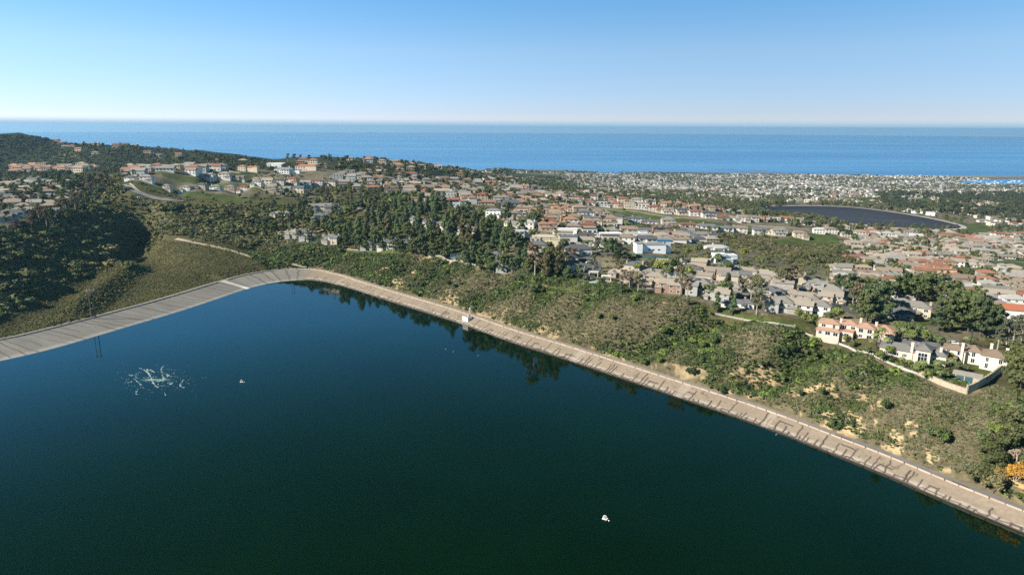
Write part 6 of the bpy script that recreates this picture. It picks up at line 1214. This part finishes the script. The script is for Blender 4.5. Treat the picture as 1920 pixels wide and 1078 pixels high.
put(P, s, tints(COLS, pk, .3)*np.array([.82, .88, .84]), rng.integers(0, 8, len(P)), 'chaparral_scrub', 'grey green and olive scrub covering the slope above the perimeter road')
# 2. meadow behind the dam
P = jitter_area(-480, -170, 330, 800, 1.9); DDp, SSp, SDp = dist_polyline(P[:, 0], P[:, 1], WL); T_ = DDp*SDp-lin_w(SSp)-ROAD_W; hz_ = H(P[:, 0], P[:, 1]); f, px, py = infr(P)
ok = f & (T_ > 1) & (SSp < 590) & (hz_ < 20); P = P[ok]; bd, bs, _ = dist_polyline(P[:, 0], P[:, 1], BERM); onb = bd < 16
s = rng.uniform(.55, 1.05, len(P)); s[onb] *= 1.5; nA = fbm(P[:, 0]/30, P[:, 1]/30, 3, 210); pk = np.where(nA > .5, rng.choice([0,1,1], len(P)), rng.choice([1,2], len(P)))
put(P, s, tints([(.10,.09,.045),(.078,.080,.034),(.06,.07,.03)], pk, .18), rng.integers(0, 8, len(P)), 'meadow_scrub', 'low olive brush covering the flat meadow behind the dam bank')
# 3. western slope and valley woods
P = jitter_area(-640, 40, 300, 1180, 4.2); hz_ = H(P[:, 0], P[:, 1]); DDp, SSp, SDp = dist_polyline(P[:, 0], P[:, 1], WL); T_ = DDp*SDp-lin_w(SSp)-ROAD_W; f, px, py = infr(P)
WPOLY = [(-60,425),(120,400),(200,330),(250,330),(235,365),(330,385),(560,385),(560,400),(620,410),(640,440),(620,470),(560,480),(480,470),(330,440),(300,452),(272,480),(235,503),(150,540),(90,575),(50,606),(-60,636)]
ok = f & (T_ > 3) & inpoly(px, py, WPOLY) & ((hz_ > 8) | (px > 290)) & clear_of(P, FLOOR, 2); P = P[ok]; px = px[ok]; py = py[ok]
nA = fbm(P[:, 0]/22, P[:, 1]/22, 3, 220); s = rng.uniform(1.4, 3.0, len(P))*(1+.9*(nA > .52))*np.where(rng.random(len(P)) < .10, 1.75, 1); keep = rng.random(len(P)) < .92; P, s, px, py, nA = P[keep], s[keep], px[keep], py[keep], nA[keep]
pk = rng.choice([0,1,2,3,4], len(P), p=[.25,.25,.25,.15,.10]); put(P, s, tints([(.068,.076,.032),(.058,.068,.032),(.082,.080,.034),(.10,.085,.036),(.062,.082,.03)], pk), rng.integers(0, 5, len(P)), 'oak_scrub', 'tall dark scrub and oaks filling the valley west of the reservoir')
# 4. terraces, road banks and canyon strips among the houses
def zone_mass(name, label, poly, step, smin, smax, cols, dens=.8, seed=1, rmax=2200, coll=BUSH, nidx=5, avoid=True, pad=1.5):
    q = G([p[0] for p in poly], [p[1] for p in poly]); x0, x1, y0, y1 = q[:, 0].min()-60, q[:, 0].max()+60, q[:, 1].min()-40, min(q[:, 1].max()+60, rmax)
    P = jitter_area(x0, x1, y0, y1, step); f, px, py = infr(P); ok = f & inpoly(px, py, poly) & (rng.random(len(P)) < dens)
    for l in LAWNS: ok &= ~inpoly(px, py, l)
    P = P[ok]; ok = visible(np.c_[P, H(P[:, 0], P[:, 1])], smax*1.5)
    P = P[ok]
    if avoid: P = P[clear_of(P, FLOOR, pad)]
    s = rng.uniform(smin, smax, len(P)); pk = rng.integers(0, len(cols), len(P))
    if len(P): put(P, s, tints(cols, pk), rng.integers(0, nidx, len(P)), name, label, coll)
    return len(P)
GC = [(.06,.075,.026),(.05,.062,.026),(.075,.08,.03),(.04,.056,.022),(.085,.10,.026)]
zone_mass('terrace_hedgerow', 'dark shrubs lining the grassy banks of the western terraces', [(225,345),(330,375),(430,385),(560,385),(560,372),(440,372),(340,362),(260,340),(290,312),(400,335),(520,345),(640,355),(700,360),(690,340),(500,322),(320,310),(280,318)], 7, 1.2, 2.8, GC, .42)
zone_mass('canyon_brush', 'brush filling the canyon strip between the white villas and the hillside houses', [(1050,405),(1110,395),(1200,415),(1330,430),(1450,445),(1570,460),(1680,470),(1660,500),(1560,505),(1470,490),(1400,470),(1320,460),(1230,445),(1130,425)], 5.2, 1.6, 3.6, [(.062,.066,.03),(.05,.058,.026),(.08,.072,.042),(.045,.056,.022),(.10,.085,.055)], .8)
zone_mass('bank_shrubs', 'shrubs dotted over the grass bank below the hillside houses', [(1110,388),(1300,411),(1570,440),(1560,446),(1440,440),(1300,426),(1110,402)], 8, .9, 2.0, GC, .4)
zone_mass('garden_shrubs', 'garden shrubs and hedges growing between the villas of the plateau', [(600,400),(1000,370),(1100,375),(1130,425),(1400,480),(1650,510),(1920,470),(1920,650),(1700,620),(1500,595),(1350,570),(1180,545),(1000,510),(900,480),(700,450),(560,440)], 6.5, 1.0, 2.4, GC+[(.09,.085,.03)], .52)
zone_mass('grove_underwood', 'dark undergrowth beneath the pine grove', [(520,410),(700,400),(960,400),(1000,440),(1010,500),(900,480),(700,455),(540,450)], 5, 1.5, 3.2, [(.045,.056,.022),(.055,.066,.026),(.06,.075,.028),(.09,.085,.04)], .62)
# sea ridge woods
RW = [(-20,252),(120,258),(250,270),(330,282),(420,290),(520,304),(560,312),(480,318),(400,322),(300,318),(200,320),(100,325),(-20,328)]
nr_ = zone_mass('ridge_woodland', 'blue green wooded ridge with gullies in front of the sea', RW, 11, 2.6, 5.2, [(.038,.050,.026),(.045,.056,.028),(.052,.058,.03),(.032,.045,.026)], .93, rmax=2600, avoid=False)
# ---------------------------------------------------------------- sea air
hm = bpy.data.materials.new('haze'); hm.use_nodes = True; nt = hm.node_tree; nt.nodes.clear(); out = nt.nodes.new('ShaderNodeOutputMaterial'); pv = nt.nodes.new('ShaderNodeVolumePrincipled')
pv.inputs['Color'].default_value = (.40,.71,1.0,1); pv.inputs['Density'].default_value = 4.2e-5; pv.inputs['Anisotropy'].default_value = .3; nt.links.new(pv.outputs[0], out.inputs['Volume'])
mb = MB(); mb.box(-31500, 31500, -6000, 31500, SEA-8, 146); hz_o = mb.build('haze', hm); tag(hz_o, kind='stuff')
# ---------------------------------------------------------------- labels that single out each house, tree and car
ORD = ['', 'second', 'third', 'fourth', 'fifth', 'sixth', 'seventh', 'eighth', 'ninth', 'tenth', 'eleventh', 'twelfth', 'thirteenth', 'fourteenth', 'fifteenth', 'sixteenth', 'seventeenth', 'eighteenth', 'nineteenth', 'twentieth',
       'twenty-first', 'twenty-second', 'twenty-third', 'twenty-fourth', 'twenty-fifth', 'twenty-sixth', 'twenty-seventh', 'twenty-eighth', 'twenty-ninth', 'thirtieth']
def ordinal(k): return 'leftmost such' if k == 0 else (ORD[k] if k < len(ORD) else f'number {k+1}') + ' such from left'
def tell_apart(items):
    """items: (object, phrase, tail, px): same phrase and tail are ordered from left to right"""
    by = {}
    for it in items: by.setdefault((it[1], it[2]), []).append(it)
    for (ph, tail), v in by.items():
        v.sort(key=lambda t: t[3])
        for k, t in enumerate(v): t[0]['label'] = f'{ph} {tail}' if len(v) == 1 else f'{ph}, {ordinal(k)}, {tail}'
def sees(x, y, z): a, b, _ = project([[x, y, z]]); return float(a[0]), float(b[0])
DSHORT = {'lower grass terrace': 'on the lower grass terrace', 'upper grass terrace': 'on the upper grass terrace', 'ridge above the long grass bank': 'above the long grass bank', 'back row behind the long grass bank': 'in row behind the bank houses',
  'row below the long grass bank': 'below the long grass bank', 'clearing above the pine grove': 'in clearing above pine grove', 'western edge of the grove': 'west of the pine grove', 'shade of the pine grove': 'shaded by the pine grove', 'street behind the cream coloured villa': 'left of the cream villa',
  'grey roofed townhouse quarter': 'among the grey roofed townhouses', 'terracotta roofed cluster on the right': 'in the right terracotta cluster', 'houses right of the townhouse quarter': 'beyond the big dark pines', 'dense rows below the covered reservoir': 'below the covered reservoir',
  'terracotta villas left of the canyon': 'left of the canyon brush', 'houses climbing the rise beyond the grove': 'on rise beyond pine grove', 'neighbourhood behind the western slope': 'behind the western slope', 'row of tiled houses under the wooded sea ridge': 'under the wooded sea ridge',
  'houses under the hilltop mansions': 'left of the hilltop mansions', 'wooded skyline of the rise': 'on the wooded skyline', 'wooded sea ridge': 'on the wooded sea ridge', 'streets between the white villas': 'between the white villas'}
its = []
for h in HOUSES:
    w_ = h['d'].split(); wall = w_[0]; roof = w_[-2] if 'roof' == w_[-1] else ''; mid = h['d'][len(wall)+1:].split(' house')[0]
    wall = 'red-brick' if wall == 'brick' else wall
    ph = f"{wall} {mid} house" if 'flat-roofed' in mid else f"{wall}-walled {roof}-roofed {mid} house"
    h['o']['group'] = 'houses ' + DSHORT[h['dis']]; its.append((h['o'], ph, DSHORT[h['dis']], sees(h['x'], h['y'], H(h['x'], h['y']))[0]))
tell_apart(its)
LM = [('peach villa',1600,634),('cream bay-windowed villa',1706,676),('cream mansion',1822,684),('plain white house',1221,475),('blue and white house',1358,492),('low white pavilion house',1343,470),('cream coloured villa',1022,466),('portico house',1083,480),('brick gabled house',1240,438),
  ('turquoise swimming pool',1112,531),('shaded blue house',1073,512),('decked stilt house',1190,536),('railed terrace house',1385,574),('white ended townhouse',1530,588),('red car lawn',657,466),('tennis courts',835,480),('grassy far lawn',1510,450),('hilltop mansion',540,326),('glass balcony house',836,365),
  ('stepped white house',862,392),('tall white block house',926,408),('grove clearing houses',615,405),('ochre garden wall',1900,912),('walled lawn',1850,700),('red roofed hall',1890,600),('grey hipped hall',1826,575),('yellow cars',1672,567),('curved western road',280,372),('white pump house',868,600),('dirt fan',1270,690),
  ('western slope houses',60,400),('wooded valley mouth',430,410),('school building',1383,373),('long grass bank',1250,405),('covered reservoir',1600,405),('bare sand scars',1700,800),('grove edge houses',580,446),('steep street',1036,385),('wooded sea ridge',200,330),('shaded grove houses',960,480),('canyon brush',1450,468),('townhouse quarter',1330,525),('tile roofed rows',1730,510),('lower grass terrace',420,362),('upper grass terrace',600,350)]
ADJ = dict(cone='narrow conifer', pine='spreading pine', gum='eucalyptus', round='bushy tree', column='columnar conifer', cypress='slim cypress', palm='palm', bare='leafless tree')
its = []
for p in PLANTED:
    a, b = sees(p['x'], p['y'], H(p['x'], p['y'])); k = min(range(len(LM)), key=lambda i: (LM[i][1]-a)**2+(2*(LM[i][2]-b))**2); nm, la, lb = LM[k]; dx, dy = a-la, b-lb
    rel = ('left of' if dx < 0 else 'right of') if abs(dx) > abs(dy)*2.0 else ('behind' if dy < 0 else 'in front of')
    c_ = p['col']; colr = 'yellow-green' if c_[1] > .105 and c_[0] < c_[1] else 'orange' if c_[0] > .2 and p['kind'] == 'round' else 'grey' if p['kind'] == 'bare' else 'brownish' if c_[0] > c_[1]*1.05 else 'dark' if c_[1] < .07 else 'green'
    h = p['h']; size = 'tall' if h > (16 if p['kind'] in ('cone', 'gum', 'pine') else 9) else 'small' if h < (12 if p['kind'] in ('cone', 'gum', 'pine') else 6) else 'medium'
    p['o']['group'] = {'cone': 'conifers of the grove', 'pine': 'spreading pines', 'gum': 'eucalyptus trees', 'round': 'bushy broadleaf trees', 'column': 'columnar conifers', 'cypress': 'slim cypresses', 'palm': 'garden palms', 'bare': 'leafless trees'}[p['kind']]
    p['o']['category'] = 'palm tree' if p['kind'] == 'palm' else 'tree'; its.append((p['o'], f'{size} {colr} {ADJ[p["kind"]]}', f'{rel} the {nm}', a))
tell_apart(its)
its = []
for r, c_, a, b, van in CARL:
    k = min(range(len(LM)), key=lambda i: (LM[i][1]-a)**2+(2*(LM[i][2]-b))**2); r['group'] = 'cars parked in the streets'; its.append((r, f'{c_} ' + ('van' if van else 'car') + ' parked', f'near the {LM[k][0]}', a))
tell_apart(its)
# tidy names: Blender's own suffix on repeats, parts named after what they are
